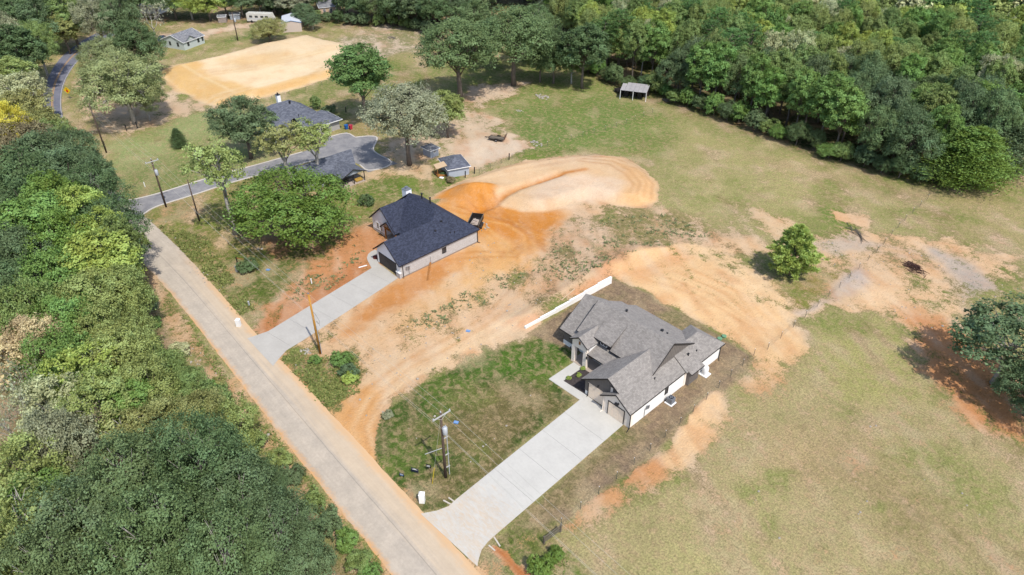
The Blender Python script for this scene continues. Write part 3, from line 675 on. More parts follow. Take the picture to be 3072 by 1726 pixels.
class House:
    def __init__(s, name, loc, label, cat='house', rz=0., group=None):
        s.r = empty(name, (loc[0], loc[1], 0), label, cat, group, None, rz); s.o = np.array((loc[0], loc[1], 0.)) if rz == 0 else np.zeros(3)
    def put(s, b, name, m, parent=None, smooth=False):
        b.v = [(x - s.o[0], y - s.o[1], z) for x, y, z in b.v]; o = b.build(name, m, s.r, smooth)
        if parent: o.parent = parent
        return o
    def box(s, name, m, *a, parent=None): return s.put(MB().box(*a), name, m, parent)
    def roof(s, polys, m, name='roof', **k): return roof_planes(name, polys, m, s.r, off=s.o, **k)
    def edges(s, segs, name, m, w=.06, h=.16, parent=None):
        for a, b in segs: s.put(MB().bar(a, b, w, h), name, m, parent)
    def window(s, face, c, u0, u1, z0, z1, frame=M_WTRIM, mull=1, pane=M_GLASS, fr=.07):
        # face: 'x+','x-','y+','y-' outward; c: plane coordinate; u along the wall
        sg = 1 if face[1] == '+' else -1; b = MB(); g = MB()
        def bx(bb, a0, a1, k0, k1, d0, d1):
            lo, hi = sorted((c + sg*d0, c + sg*d1))
            bb.box(lo, hi, a0, a1, k0, k1) if face[0] == 'x' else bb.box(a0, a1, lo, hi, k0, k1)
        bx(b, u0, u1, z0, z0+fr, .0, .06); bx(b, u0, u1, z1-fr, z1, .0, .06); bx(b, u0, u0+fr, z0+fr, z1-fr, .0, .06); bx(b, u1-fr, u1, z0+fr, z1-fr, .0, .06)
        for k in range(mull):
            u = u0 + (u1-u0)*(k+1)/(mull+1); bx(b, u-fr*.4, u+fr*.4, z0+fr, z1-fr, .0, .045)
        bx(g, u0+fr, u1-fr, z0+fr, z1-fr, .005, .02)
        o = s.put(b, 'window', frame); s.put(g, 'pane', pane, o); return o
    def battens(s, face, c, u0, u1, ztop, zbot, m, step=.4, w=.06, t=.03):
        sg = 1 if face[1] == '+' else -1; u = u0
        while u <= u1:
            zt = ztop(u) if callable(ztop) else ztop
            lo, hi = sorted((c, c + sg*t))
            if zt - zbot > .12:
                b = MB(); b.box(lo, hi, u-w/2, u+w/2, zbot, zt) if face[0] == 'x' else b.box(u-w/2, u+w/2, lo, hi, zbot, zt); s.put(b, 'batten', m)
            u += step
    def garage_door(s, y, x0, x1, h, m, rows=4, cols=4, frame=None):
        d = s.put(MB().box(x0, x1, y, y+.05, 0.05, h), 'garage_door', m)
        rh = (h - .05)/rows; cw = (x1-x0)/cols
        for r in range(rows):
            for c in range(cols): s.put(MB().box(x0+c*cw+.06, x0+(c+1)*cw-.06, y-.022, y+.002, .05+r*rh+.05, .05+(r+1)*rh-.05), 'panel', m, d)
        if frame:
            for q in ((x0-.1, x0, .05, h), (x1, x1+.1, .05, h), (x0-.1, x1+.1, h, h+.12)): s.put(MB().box(q[0], q[1], y-.03, y+.04, q[2], q[3]), 'door_trim', frame)
    def downspout(s, x, y, z, m, out=(0, 0)):
        s.put(MB().bar((x, y, z), (x, y, .12), .09, .09).bar((x, y, .12), (x + out[0], y + out[1], .06), .09, .07), 'downspout', m)
    def vents(s, spots, m):
        for x, y, z, r, h in spots: s.put(MB().tube([(x, y, z-.3), (x, y, z+h)], r, 8).tube([(x, y, z+h), (x, y, z+h+.07)], r*1.5, 8), 'roof_vent', m)

# ------------------------------------------------------------------ gray-roofed house
h1 = House('gray_roof_house', (-45, 64), 'large new house with gray shingle roof, white walls and two greige garage doors')
GS = .68; gzr = 2.6 + 4.35*GS
h1.put(MB().prism([(-44.1,54.8),(-36.0,54.8),(-36.0,66),(-44.1,66)], 0, 2.62), 'wall', M_WHITE)
h1.put(MB().prism([(-40.35,54.18),(-36.003,54.18),(-36.003,54.79),(-40.35,54.79)], 0, 2.62), 'wall', M_GREIGE)
h1.put(MB().prism([(-50.7,60.75),(-38.05,60.75),(-38.05,70.0),(-50.7,70.0)], 0, 3.1), 'wall', M_WHITE)
h1.put(MB().prism([(-49.6,69.99),(-38.06,69.99),(-38.06,72.0),(-49.6,72.0)], 0, 2.55), 'wall', M_WHITE)
h1.put(MB().prism([(-53.3,60.4),(-50.69,60.4),(-50.69,69.9),(-53.3,69.9)], 0, 2.62), 'wall', M_TAUPE)
h1.put(MB().prism([(-53.36,60.33),(-50.72,60.33),(-50.72,60.41),(-53.36,60.41)], 0, .75), 'wall_base', M_WHITE)
h1.put(MB().prism([(-41.0,66.01),(-36.002,66.01),(-36.002,74.2),(-41.0,74.2)], 0, 2.6), 'wall', M_WHITE)
h1.put(MB().prism([(-36.01,66.1),(-35.5,66.1),(-35.5,68.35),(-36.01,68.35)], .08, 2.55), 'bay', M_TAUPE)
def slab_poly(h, name, m, face, c, pts, t=.12):         # wall panel standing in a plane (pts are (u,z))
    b = MB(); n = len(pts); f = (lambda u, z, k: (c+k, u, z)) if face == 'x' else (lambda u, z, k: (u, c+k, z))
    b.v = [f(u, z, 0) for u, z in pts] + [f(u, z, t) for u, z in pts]
    b.f = [tuple(range(n)), tuple(reversed(range(n, 2*n)))] + [(i, (i+1) % n, n+(i+1) % n, n+i) for i in range(n)]
    return h.put(b, name, m)
slab_poly(h1, 'gable_wall', M_TAUPE, 'y', 54.74, [(-44.16,2.3),(-36.3,2.3),(-36.3,2.75),(-40.25,gzr-.12),(-44.16,2.75)], .1)
slab_poly(h1, 'gable_wall', M_TAUPE, 'y', 54.742, [(-44.14,.8),(-43.55,.8),(-43.55,2.32),(-44.14,2.32)], .09)
slab_poly(h1, 'gable_wall', M_GREIGE, 'y', 54.14, [(-40.33,2.2),(-36.02,2.2),(-36.02,2.6),(-38.4,4.2),(-40.33,2.9)], .1)
slab_poly(h1, 'gable_wall', M_TAUPE, 'x', -38.06, [(60.6,2.6),(72,2.6),(72,2.75),(64.65,6.82),(60.6,3.7)], .1)
slab_poly(h1, 'gable_wall', M_TAUPE, 'x', -53.34, [(60.4,2.5),(69.9,2.5),(69.9,2.7),(65.45,5.95),(60.4,2.72)], .1)
h1.battens('x+', -37.96, 61.0, 71.5, lambda y: 3.7 + (y-60.6)*.75 - .15 if y < 64.65 else 6.82 - (y-64.65)*.554 - .1, 2.9, M_TAUPE, .42)
h1.battens('y-', 54.74, -44.0, -36.7, lambda x: min(2.6 + (x+44.6)*GS, 2.6 + (-35.9-x)*GS) - .12, 2.36, M_TAUPE, .42)
h1.battens('x+', -35.5, 66.2, 68.3, 2.5, .1, M_TAUPE, .3)
h1.battens('y-', 60.4, -53.2, -50.9, 2.55, .78, M_TAUPE, .4)
YF = 54.35
h1.roof([[(-44.6,YF,2.6),(-40.25,YF,gzr),(-40.25,64.5,gzr),(-44.6,64.5,2.6)]], M_SH_GRAY, 'garage_roof')
h1.roof([[(-35.9,YF,2.6),(-35.9,66,2.6),(-40.25,66,gzr),(-40.25,YF,gzr)], [(-35.9,53.92,2.6),(-35.9,YF,2.6),(-38.4,YF,4.3),(-38.4,53.92,4.3)],
         [(-40.9,53.92,2.6),(-38.4,53.92,4.3),(-38.4,54.9,4.3),(-40.9,54.9,2.6)]], M_SH_GRAY, 'garage_roof')
MS = .753; mz = lambda y: 3.75 + MS*(y-60.4)
h1.roof([[(-51.0,60.4,mz(60.4)),(-47.8,60.4,mz(60.4)),(-47.8,64.65,6.95),(-51.0,64.65,6.95)], [(-47.8,63.7,mz(63.7)),(-44.9,63.7,mz(63.7)),(-44.9,64.65,6.95),(-47.8,64.65,6.95)],
         [(-44.9,60.4,mz(60.4)),(-37.75,60.4,mz(60.4)),(-37.75,64.65,6.95),(-44.9,64.65,6.95)]], M_SH_GRAY, 'main_roof')
h1.roof([[(-51.0,70.3,6.95-.554*5.65),(-51.0,64.65,6.95),(-37.75,64.65,6.95),(-37.75,70.3,6.95-.554*5.65)], [(-49.9,72.5,2.6),(-49.9,70.3,6.95-.554*5.65),(-37.75,70.3,6.95-.554*5.65),(-37.75,72.5,2.6)]], M_SH_GRAY, 'main_roof')
h1.roof([[(-53.95,60.05,2.6),(-50.95,60.05,2.6),(-50.95,65.45,6.1),(-53.95,65.45,6.1)], [(-53.95,70.3,2.6),(-53.95,65.45,6.1),(-50.2,65.45,6.1),(-50.2,70.3,2.6)]], M_SH_GRAY, 'wing_roof')
h1.roof([[(-35.65,65.5,2.6),(-35.65,74.6,2.6),(-38.6,71.65,4.6),(-38.6,65.5,4.6)], [(-35.65,74.6,2.6),(-41.5,74.6,2.6),(-38.6,71.65,4.6)], [(-41.5,74.6,2.6),(-41.5,68,2.6),(-38.6,68,4.6),(-38.6,71.65,4.6)]], M_SH_GRAY, 'wing_roof')
h1.roof([[(-35.05,65.85,2.45),(-35.05,68.75,2.45),(-36.6,67.6,3.3),(-36.6,67.0,3.3)], [(-35.05,65.85,2.45),(-36.6,67.0,3.3),(-36.9,65.85,3.2)], [(-35.05,68.75,2.45),(-36.6,67.6,3.3),(-36.9,68.75,3.2)]], M_SH_GRAY, 'bay_roof')
# shed dormer over the entry
dz = lambda y: 4.6 + .53*(y-60.55)
h1.roof([[(-48.0,60.35,dz(60.35)),(-44.8,60.35,dz(60.35)),(-44.8,63.75,dz(63.75)),(-48.0,63.75,dz(63.75))]], M_SH_GRAY, 'dormer_roof')
h1.box('dormer_wall', M_NAVY, -47.8, -44.95, 60.78, 60.9, 3.0, 4.6)
slab_poly(h1, 'dormer_cheek', M_TAUPE, 'x', -44.97, [(60.78,3.9),(63.7,6.1),(60.78,4.6)], .1)
slab_poly(h1, 'dormer_cheek', M_TAUPE, 'x', -47.88, [(60.78,3.9),(63.7,6.1),(60.78,4.6)], .1)
h1.window('y-', 60.78, -46.9, -45.7, 3.55, 4.35, M_WTRIM, 1)
# porch
h1.roof([[(-50.4,58.2,3.93),(-48.7,58.2,5.07),(-48.7,63.2,5.07),(-50.4,63.2,3.93)], [(-47.0,58.2,3.93),(-48.7,58.2,5.07),(-48.7,63.2,5.07),(-47.0,63.2,3.93)]], M_SH_GRAY, 'porch_gable_roof')
slab_poly(h1, 'porch_gable_wall', M_GREIGE, 'y', 58.5, [(-50.05,2.85),(-47.35,2.85),(-47.35,4.05),(-48.7,4.95),(-50.05,4.05)], .35)
for x0, x1 in ((-50.05,-49.5), (-47.95,-47.35)): h1.box('porch_pillar', M_GREIGE, x0, x1, 58.45, 59.0, .05, 2.86)
slab_poly(h1, 'porch_side_wall', M_WHITE, 'x', -47.38, [(58.95,2.4),(60.8,2.4),(60.8,4.0),(58.95,4.0)], .1)
h1.box('gable_vent', M_TIMB, -48.85, -48.55, 58.44, 58.5, 3.6, 4.15)
h1.roof([[(-47.4,58.6,2.72),(-43.2,58.6,2.72),(-43.2,60.9,3.4),(-47.4,60.9,3.4)]], M_SH_GRAY, 'porch_roof')
h1.box('porch_beam', M_FASC, -47.35, -44.1, 58.75, 58.95, 2.4, 2.62)
h1.box('porch_floor', M_PORCH, -50.0, -44.12, 58.3, 60.75, -.02, .09)
h1.box('front_door', M_TIMB, -48.9, -48.0, 60.70, 60.75, .09, 2.2)
for a, b in ((-46.9,-45.9), (-45.7,-44.7)): h1.window('y-', 60.75, a, b, .7, 2.2, M_BLK, 0)
h1.window('y-', 60.36, -51.6, -50.95, .85, 2.1, M_BLK, 0)
h1.garage_door(54.72, -43.5, -40.5, 2.35, M_GDOOR, 4, 3, M_GDOOR)
h1.garage_door(54.11, -39.55, -37.0, 2.3, M_GDOOR, 4, 3, M_FASC)
h1.window('y-', 54.70, -39.95, -39.4, 3.0, 4.3, M_TAUPE, 0, M_GREIGE)
h1.put(MB().tube([(-38.3,54.02,2.62),(-38.3,54.12,2.62)], .3, 20), 'wreath', M_NAVY)
for x in (-41.9, -38.0): h1.put(MB().tube([(x,54.55 if x < -40 else 53.95,2.95),(x,54.7 if x < -40 else 54.1,3.05)], .09, 8).cbox(x, 54.6 if x < -40 else 54.0, 2.9, .16, .16, .22), 'wall_lamp', M_BLK)
for x in (-50.2, -47.2): h1.box('wall_lamp', M_BLK, x-.08, x+.08, 58.32, 58.44, 2.0, 2.4)
h1.window('x+', -36.0, 61.3, 62.0, 1.1, 2.35, M_FASC, 0)
h1.box('pilaster', M_GREIGE, -36.0, -35.93, 65.6, 66.05, 0, 2.6)
h1.window('x+', -35.5, 66.9, 68.0, 1.9, 2.3, M_WTRIM, 0)
E1 = [((-35.88,53.92,2.52),(-35.88,65.5,2.52)),((-35.63,68.9,2.52),(-35.63,74.6,2.52)),((-35.63,74.6,2.52),(-41.5,74.6,2.52)),((-49.9,72.5,2.52),(-41.5,72.5,2.52)),((-53.95,70.3,2.52),(-50,70.3,2.52)),((-35.04,65.85,2.38),(-35.04,68.75,2.38)),
      ((-53.95,60.03,2.52),(-50.95,60.03,2.52)),((-47.4,58.58,2.65),(-44,58.58,2.65)),((-44.85,60.38,3.68),(-42.4,60.38,3.68)),((-48.0,60.33,dz(60.35)-.06),(-44.8,60.33,dz(60.35)-.06))]
h1.edges(E1, 'gutter', M_FASC, .09, .13)
h1.edges([((-44.6,YF-.01,2.52),(-40.25,YF-.01,gzr-.08)),((-40.25,YF-.01,gzr-.08),(-38.3,YF-.01,4.22)),((-40.9,53.9,2.52),(-38.4,53.9,4.22)),((-38.4,53.9,4.22),(-35.9,53.9,2.52)),((-50.4,58.18,3.85),(-48.7,58.18,5.0)),((-48.7,58.18,5.0),(-47.0,58.18,3.85)),
          ((-37.74,60.4,mz(60.4)-.08),(-37.74,64.65,6.87)),((-37.74,64.65,6.87),(-37.74,72.4,2.6)),((-51.02,60.4,mz(60.4)-.08),(-51.02,64.65,6.87)),((-53.97,60.05,2.52),(-53.97,65.45,6.02))], 'rake_board', M_FASC, .05, .17)
h1.downspout(-35.93, 54.1, 2.5, M_FASC, (.2, -.75)); h1.downspout(-35.9, 74.1, 2.5, M_FASC, (.4, -.5)); h1.downspout(-40.42, 54.1, 2.4, M_GREIGE, (0, -.4)); h1.downspout(-43.52, 54.68, 2.4, M_FASC, (0, -.2))
h1.vents([(-47.3,66.6,5.9,.14,.25),(-52.1,69.3,3.4,.1,.12),(-41.3,66.9,5.7,.16,.22),(-40.6,67.2,5.5,.1,.12),(-37.1,67.6,3.75,.1,.15),(-36.9,69.3,3.5,.06,.15),(-37.3,60.5,3.6,.06,.22)], M_BLK)
for y, zz in ((57.3,1.5),(57.7,1.35)): h1.box('meter_box', M_GALV, -35.99, -35.86, y, y+.28, zz-.25, zz+.3)
h1.put(MB().tube([(-35.93,57.1,0),(-35.93,57.1,1.6)], .035, 6), 'conduit', M_GALV)

# condenser, tank, lids beside it
ac = empty('air_conditioner', (*G(2011,1209), 0), 'square gray air conditioner with black fan on top beside the white side wall', 'air conditioner')
MB().cbox(0, 0, .06, 1.15, 1.15, .1).build('base', M_WTRIM, ac); MB().cbox(0, 0, .56, .82, .82, .9).build('body', M_GALV, ac)
MB().tube([(0, 0, 1.0), (0, 0, 1.045)], .35, 20).build('fan_shroud', M_NAVY, ac)
fan = MB(); [fan.bar((0, 0, 1.06), (.33*math.cos(k*1.57), .33*math.sin(k*1.57), 1.06), .1, .015) for k in range(4)]; fan.build('fan', M_GALV, ac)
for k in range(10): MB().cbox(0, 0, .18+.08*k, .85, .85, .018).build('louver', M_GALV, ac)
tk = empty('water_tank', (*G(2114,1123), 0), 'white upright tank on a pale slab by the rear white wall', 'tank')
MB().cbox(0, 0, .06, 1.25, 1.25, .1).build('base', M_WTRIM, tk)
MB().tube([(0,0,.1),(0,0,.14),(0,0,1.25),(0,0,1.42),(0,0,1.5)], [.4,.42,.42,.3,.08], 18).build('body', M_WTRIM, tk, True)
M_GREENLID = mat('green_lid', A(120,168,128), .6, .1)
for (x, y), l in (((2159,1018),'green round septic lid nearest the gray roof corner'), ((2172,1011),'green round septic lid farther from the gray roof corner')):
    p = G(x, y); o = empty('septic_lid', (*p, hz(*p)), l, 'lid'); MB().tube([(0,0,-.1),(0,0,.2)], .33, 16).build('ring', M_GREENLID, o); MB().tube([(0,0,.2),(0,0,.24),(0,0,.27)], [.37,.37,.2], 16).build('cover', M_GREENLID, o)

# ------------------------------------------------------------------ dark-roofed house
h2 = House('dark_roof_house', (-91, 62), 'new house with dark charcoal shingle roof, whitewashed brick and a black garage door')
M_CONC_B = mat('bare_footing', A(170,150,132), .9, .15, 2., 12., .2)
h2.put(MB().prism([(-89.95,53.0),(-83.25,53.0),(-83.25,60),(-89.95,60)], .18, 2.6), 'wall', M_WBRICK)
h2.put(MB().prism([(-99.6,61.2),(-83.252,61.2),(-83.252,69.6),(-99.6,69.6)], .18, 2.6), 'wall', M_WBRICK)
h2.put(MB().prism([(-90.0,59.9),(-83.254,59.9),(-83.254,61.3),(-90.0,61.3)], .18, 2.6), 'wall', M_WBRICK)
h2.put(MB().prism([(-99.6,58.55),(-95.4,58.55),(-95.4,61.3),(-99.6,61.3)], .6, 2.6), 'wall', M_WSIDE)
h2.put(MB().prism([(-99.66,58.49),(-95.34,58.49),(-95.34,61.25),(-99.66,61.25)], .1, .62), 'wall_base', M_WBRICK)
h2.put(MB().prism([(-89.97,52.95),(-83.18,52.95),(-83.18,69.66),(-89.97,69.66)], -.1, .2), 'footing', M_CONC_B)
h2.put(MB().prism([(-99.7,61.0),(-89.98,61.0),(-89.98,69.66),(-99.7,69.66)], -.1, .2), 'footing', M_CONC_B)
gz = 2.6 + 3.775*.82; gxr = -86.775
slab_poly(h2, 'gable_wall', M_WSIDE, 'y', 52.94, [(-89.96,2.35),(-83.27,2.35),(-83.27,2.7),(gxr,gz-.12),(-89.96,2.8)], .1)
slab_poly(h2, 'gable_wall', M_WSIDE, 'y', 58.5, [(-99.6,2.4),(-92.2,2.4),(-92.2,2.9),(-95.9,6.05),(-99.6,2.9)], .1)
h2.battens('y-', 58.5, -99.5, -95.5, lambda x: min(2.6 + (x+100)*.88, 6.0) - .1, .66, M_WSIDE, .4, .05, .03)
FR = 52.5
h2.roof([[(-83,FR,2.6),(-83,62.77,2.6),(gxr,62.77,gz),(gxr,FR,gz)], [(-83,62.77,2.6),(-83,70,2.6),(-88.33,64.4,6.97),(gxr,62.77,gz)]], M_SH_DARK, 'garage_roof')
h2.roof([[(-90.55,FR,2.6),(gxr,FR,gz),(gxr,64.2,gz),(-90.55,64.2,2.6)]], M_SH_DARK, 'garage_roof')
h2.roof([[(-96.2,58.8,2.6),(-83,58.8,2.6),(-88.33,64.4,6.97),(-95.7,64.4,6.97)], [(-83,70,2.6),(-100,70,2.6),(-95.7,64.4,6.97),(-88.33,64.4,6.97)], [(-100,70,2.6),(-100,59.5,2.6),(-95.7,64.4,6.97)]], M_SH_DARK, 'main_roof')
h2.roof([[(-91.8,58.05,2.6),(-91.8,65,2.6),(-95.9,65,6.2),(-95.9,58.05,6.2)], [(-100,58.05,2.6),(-100,65,2.6),(-95.9,65,6.2),(-95.9,58.05,6.2)]], M_SH_DARK, 'gable_roof')
h2.roof([[(-96.1,57.75,2.5),(-93.95,57.75,4.25),(-93.95,59.8,4.25),(-96.1,59.8,2.5)], [(-91.8,57.75,2.5),(-93.95,57.75,4.25),(-93.95,59.8,4.25),(-91.8,59.8,2.5)]], M_SH_DARK, 'porch_roof')
h2.edges([((-83,FR,2.53),(-83,70,2.53)),((-83,70,2.53),(-100,70,2.53)),((-90.57,FR,2.53),(-90.57,58.8,2.53)),((-91.8,58.78,2.53),(-90.6,58.78,2.53))], 'gutter', M_NAVY, .09, .13)
h2.edges([((-90.55,FR-.01,2.52),(gxr,FR-.01,gz-.08)),((gxr,FR-.01,gz-.08),(-83,FR-.01,2.52)),((-100,58.04,2.52),(-95.9,58.04,6.12)),((-95.9,58.04,6.12),(-91.8,58.04,2.52)),((-96.1,57.74,2.42),(-93.95,57.74,4.17)),((-93.95,57.74,4.17),(-91.8,57.74,2.42))], 'rake_board', M_NAVY, .06, .2)
h2.garage_door(52.91, -89.35, -84.5, 2.25, M_DDOOR, 4, 8, M_NAVY)
h2.box('pier', M_WBRICK, -84.25, -83.2, 52.62, 53.0, 0, 1.0); h2.box('pier_cap', M_WTRIM, -84.3, -83.15, 52.58, 53.02, 1.0, 1.08)
h2.box('corner_board', M_WTRIM, -89.98, -89.5, 52.9, 52.96, .1, 2.4); h2.box('corner_board', M_WTRIM, -84.38, -83.24, 52.9, 52.96, .1, 2.4)
for a, b in ((-98.35,-97.5), (-97.3,-96.45)): h2.window('y-', 58.5, a, b, .85, 2.25, M_WTRIM, 0)
h2.window('x+', -83.25, 61.6, 62.5, 1.0, 2.1, M_FASC, 1)
for x in (-95.15, -92.0): h2.put(MB().bar((x,58.2,.1),(x,58.2,2.45),.22), 'porch_post', M_TIMB)
h2.put(MB().bar((-95.3,58.2,2.5),(-91.85,58.2,2.5),.2,.24).bar((-93.95,58.0,2.6),(-93.95,58.0,4.0),.12).bar((-95.3,58.0,2.7),(-93.95,58.0,3.8),.12).bar((-93.95,58.0,3.8),(-92.5,58.0,2.7),.12), 'porch_truss', M_TIMB)
h2.box('porch_floor', M_PORCH, -95.33, -90.05, 58.0, 61.2, -.02, .12); h2.box('front_door', M_FASC, -93.6, -92.6, 61.14, 61.2, .18, 2.2)
ch = h2.box('chimney', M_WSIDE, -98.0, -96.7, 64.4, 65.6, 3.2, 6.9); h2.box('chimney_cap', M_GALV, -98.05, -96.65, 64.35, 65.65, 6.9, 6.97, parent=ch); h2.put(MB().tube([(-97.35,65,6.97),(-97.35,65,7.3)], .2, 10).tube([(-97.35,65,7.3),(-97.35,65,7.38)], .3, 10), 'flue', M_GALV, ch)
h2.vents([(-93.6,65.6,6.5,.14,.7),(-91.6,65.9,6.2,.14,.8),(-86.16,64.0,5.2,.15,.1),(-85.32,62.0,4.5,.13,.1),(-84.21,64.33,3.6,.07,.18),(-84.04,65.16,3.45,.07,.18)], M_BLK)
h2.downspout(-83.15, 53.3, 2.5, M_NAVY, (.3, -.2)); h2.downspout(-83.1, 69.5, 2.5, M_NAVY, (.4, .2))
for y, zz in ((53.9,1.5),(54.35,1.4)): h2.box('meter_box', M_GALV, -83.24, -83.1, y, y+.3, zz-.3, zz+.3)
h2.put(MB().tube([(-83.18,54.5,0),(-83.18,54.5,1.7)], .035, 6).tube([(-83.18,59.0,.2),(-83.18,59.0,1.6)], .03, 6), 'conduit', M_GALV)
# planter at the garage corner
M_RED = mat('dark_red_mulch', A(120,62,52), .9, .3)
pb = MB().tube([(*G(1127,775),.0),(*G(1127,775),.35)], .45, 14); tag(pb.build('planter', M_RED), 'low round dark red planter at the corner of the black garage door', 'planter')

# ------------------------------------------------------------------ simpler buildings
def simple(name, label, cat, org, rz, w, d, hh, kind, rise, mw, mr, wins=(), over=.35, trim=M_WTRIM, course=None, group=None):
    h = House(name, org, label, cat, rz if rz else 1e-9, group); h.o = np.zeros(3)
    b = MB().box(0, w, 0, d, -.1, hh); h.put(b, 'wall', mw); o = over
    if kind == 'gx':      # ridge along local x
        for x in (0.0, w-.1): slab_poly(h, 'gable_wall', mw, 'x', x + (-.003 if x == 0 else .003), [(0,hh-.01),(d,hh-.01),(d/2,hh+rise-.08)], .1)
        k = rise/(d/2); z0 = hh - o*k
        P = [[(-o,-o,z0),(w+o,-o,z0),(w+o,d/2,hh+rise),(-o,d/2,hh+rise)], [(-o,d+o,z0),(w+o,d+o,z0),(w+o,d/2,hh+rise),(-o,d/2,hh+rise)]]
        E = [((-o,-o,z0-.07),(w+o,-o,z0-.07)),((-o,d+o,z0-.07),(w+o,d+o,z0-.07))] + [((x,-o,z0-.07),(x,d/2,hh+rise-.07)) for x in (-o-.01,w+o+.01)] + [((x,d+o,z0-.07),(x,d/2,hh+rise-.07)) for x in (-o-.01,w+o+.01)]
    elif kind == 'gy':
        for y in (0.0, d-.1): slab_poly(h, 'gable_wall', mw, 'y', y + (-.003 if y == 0 else .003), [(0,hh-.01),(w,hh-.01),(w/2,hh+rise-.08)], .1)
        k = rise/(w/2); z0 = hh - o*k
        P = [[(-o,-o,z0),(-o,d+o,z0),(w/2,d+o,hh+rise),(w/2,-o,hh+rise)], [(w+o,-o,z0),(w+o,d+o,z0),(w/2,d+o,hh+rise),(w/2,-o,hh+rise)]]
        E = [((-o,-o,z0-.07),(-o,d+o,z0-.07)),((w+o,-o,z0-.07),(w+o,d+o,z0-.07))] + [((-o,y,z0-.07),(w/2,y,hh+rise-.07)) for y in (-o-.01,d+o+.01)] + [((w+o,y,z0-.07),(w/2,y,hh+rise-.07)) for y in (-o-.01,d+o+.01)]
    else:                 # hip
        s = min(w, d)/2; k = rise/s; z0 = hh - o*k
        a, b_ = (-o, -o), (w+o, d+o)
        if w >= d: r0, r1_ = (s, d/2), (w-s, d/2)
        else: r0, r1_ = (w/2, s), (w/2, d-s)
        t = hh + rise; c = [(-o,-o,z0),(w+o,-o,z0),(w+o,d+o,z0),(-o,d+o,z0)]; R0, R1 = (*r0, t), (*r1_, t)
        P = [[c[0],c[1],R1,R0],[c[2],c[3],R0,R1],[c[1],c[2],R1],[c[3],c[0],R0]] if w >= d else [[c[1],c[2],R1,R0],[c[3],c[0],R0,R1],[c[0],c[1],R0],[c[2],c[3],R1]]
        E = [((c[i][0],c[i][1],z0-.07),(c[(i+1) % 4][0],c[(i+1) % 4][1],z0-.07)) for i in range(4)]
    h.roof(P, mr, course=course); h.edges(E, 'fascia', trim, .06, .15)
    for wn_ in wins: h.window(*wn_)
    return h
# hip-roofed house behind the court
M_TANB = mat('tan_brick_far', A(190,186,182), .8, .1)
h3 = House('hip_roof_house', (-150, 70), 'older house with blue-gray hip roof and white chimney beyond the asphalt court')
h3.put(MB().prism([(-158.5,63),(-148.6,63),(-148.6,77),(-158.5,77)], 0, 2.6), 'wall', M_TANB)
h3.put(MB().prism([(-148.61,70),(-144.2,70),(-144.2,79.2),(-148.61,79.2)], 0, 2.58), 'wall', M_TANB)
h3.roof([[(-147.9,62.2,2.55),(-147.9,77.8,2.55),(-153.6,72.2,6.4),(-153.6,67.8,6.4)],[(-159.3,62.2,2.55),(-159.3,77.8,2.55),(-153.6,72.2,6.4),(-153.6,67.8,6.4)],[(-147.9,62.2,2.55),(-159.3,62.2,2.55),(-153.6,67.8,6.4)],[(-147.9,77.8,2.55),(-159.3,77.8,2.55),(-153.6,72.2,6.4)]], M_SH_BLUE, course=None)
h3.roof([[(-143.5,69.5,2.5),(-143.5,79.8,2.5),(-146.9,76.6,4.6),(-146.9,69.5,4.6)],[(-143.5,79.8,2.5),(-150.3,79.8,2.5),(-146.9,76.6,4.6)],[(-150.3,79.8,2.5),(-150.3,69.5,2.5),(-146.9,69.5,4.6),(-146.9,76.6,4.6)],[(-143.5,69.5,2.5),(-146.9,69.5,4.6),(-150.3,69.5,2.5)]], M_SH_BLUE, 'wing_roof', course=None)
slab_poly(h3, 'gable_wall', M_TANB, 'y', 69.6, [(-150,2.4),(-143.9,2.4),(-146.9,4.45)], .1)
h3.roof([[(-146.6,60.8,2.4),(-146.6,69.55,2.4),(-149.4,69.55,3.3),(-149.4,60.8,3.3)]], M_SH_BLUE, 'porch_roof', course=None)
h3.edges([((-143.5,69.5,2.42),(-143.5,79.8,2.42)),((-143.5,79.8,2.42),(-150.3,79.8,2.42)),((-146.6,60.8,2.33),(-146.6,69.5,2.33)),((-147.9,62.2,2.45),(-159.3,62.2,2.45))], 'fascia', M_WTRIM, .08, .16)
for y in (61.2, 64, 67): h3.put(MB().bar((-146.9,y,0),(-146.9,y,2.4),.2), 'porch_post', M_WTRIM)
for y in (71.2, 74): h3.window('x+', -144.2, y, y+1.2, .8, 2.1)
for y in (64.2, 67.0): h3.window('x+', -148.6, y, y+1.2, .7, 2.1)
h3.put(MB().bar((-153.9,61.2,0),(-153.9,61.2,2.5),.22), 'porch_post', M_WTRIM)
c3 = h3.box('chimney', M_WSIDE, -154.6, -153.7, 69.5, 70.3, 5.6, 8.0); h3.put(MB().tube([(-154.15,69.9,8.0),(-154.15,69.9,8.5)], .16, 8).cbox(-154.15, 69.9, 8.03, 1.05, .95, .08), 'flue', M_BLK, c3)
h3.vents([(-152.6,71.8,6.2,.2,.25),(-147.6,71.0,4.5,.1,.3)], M_BLK)
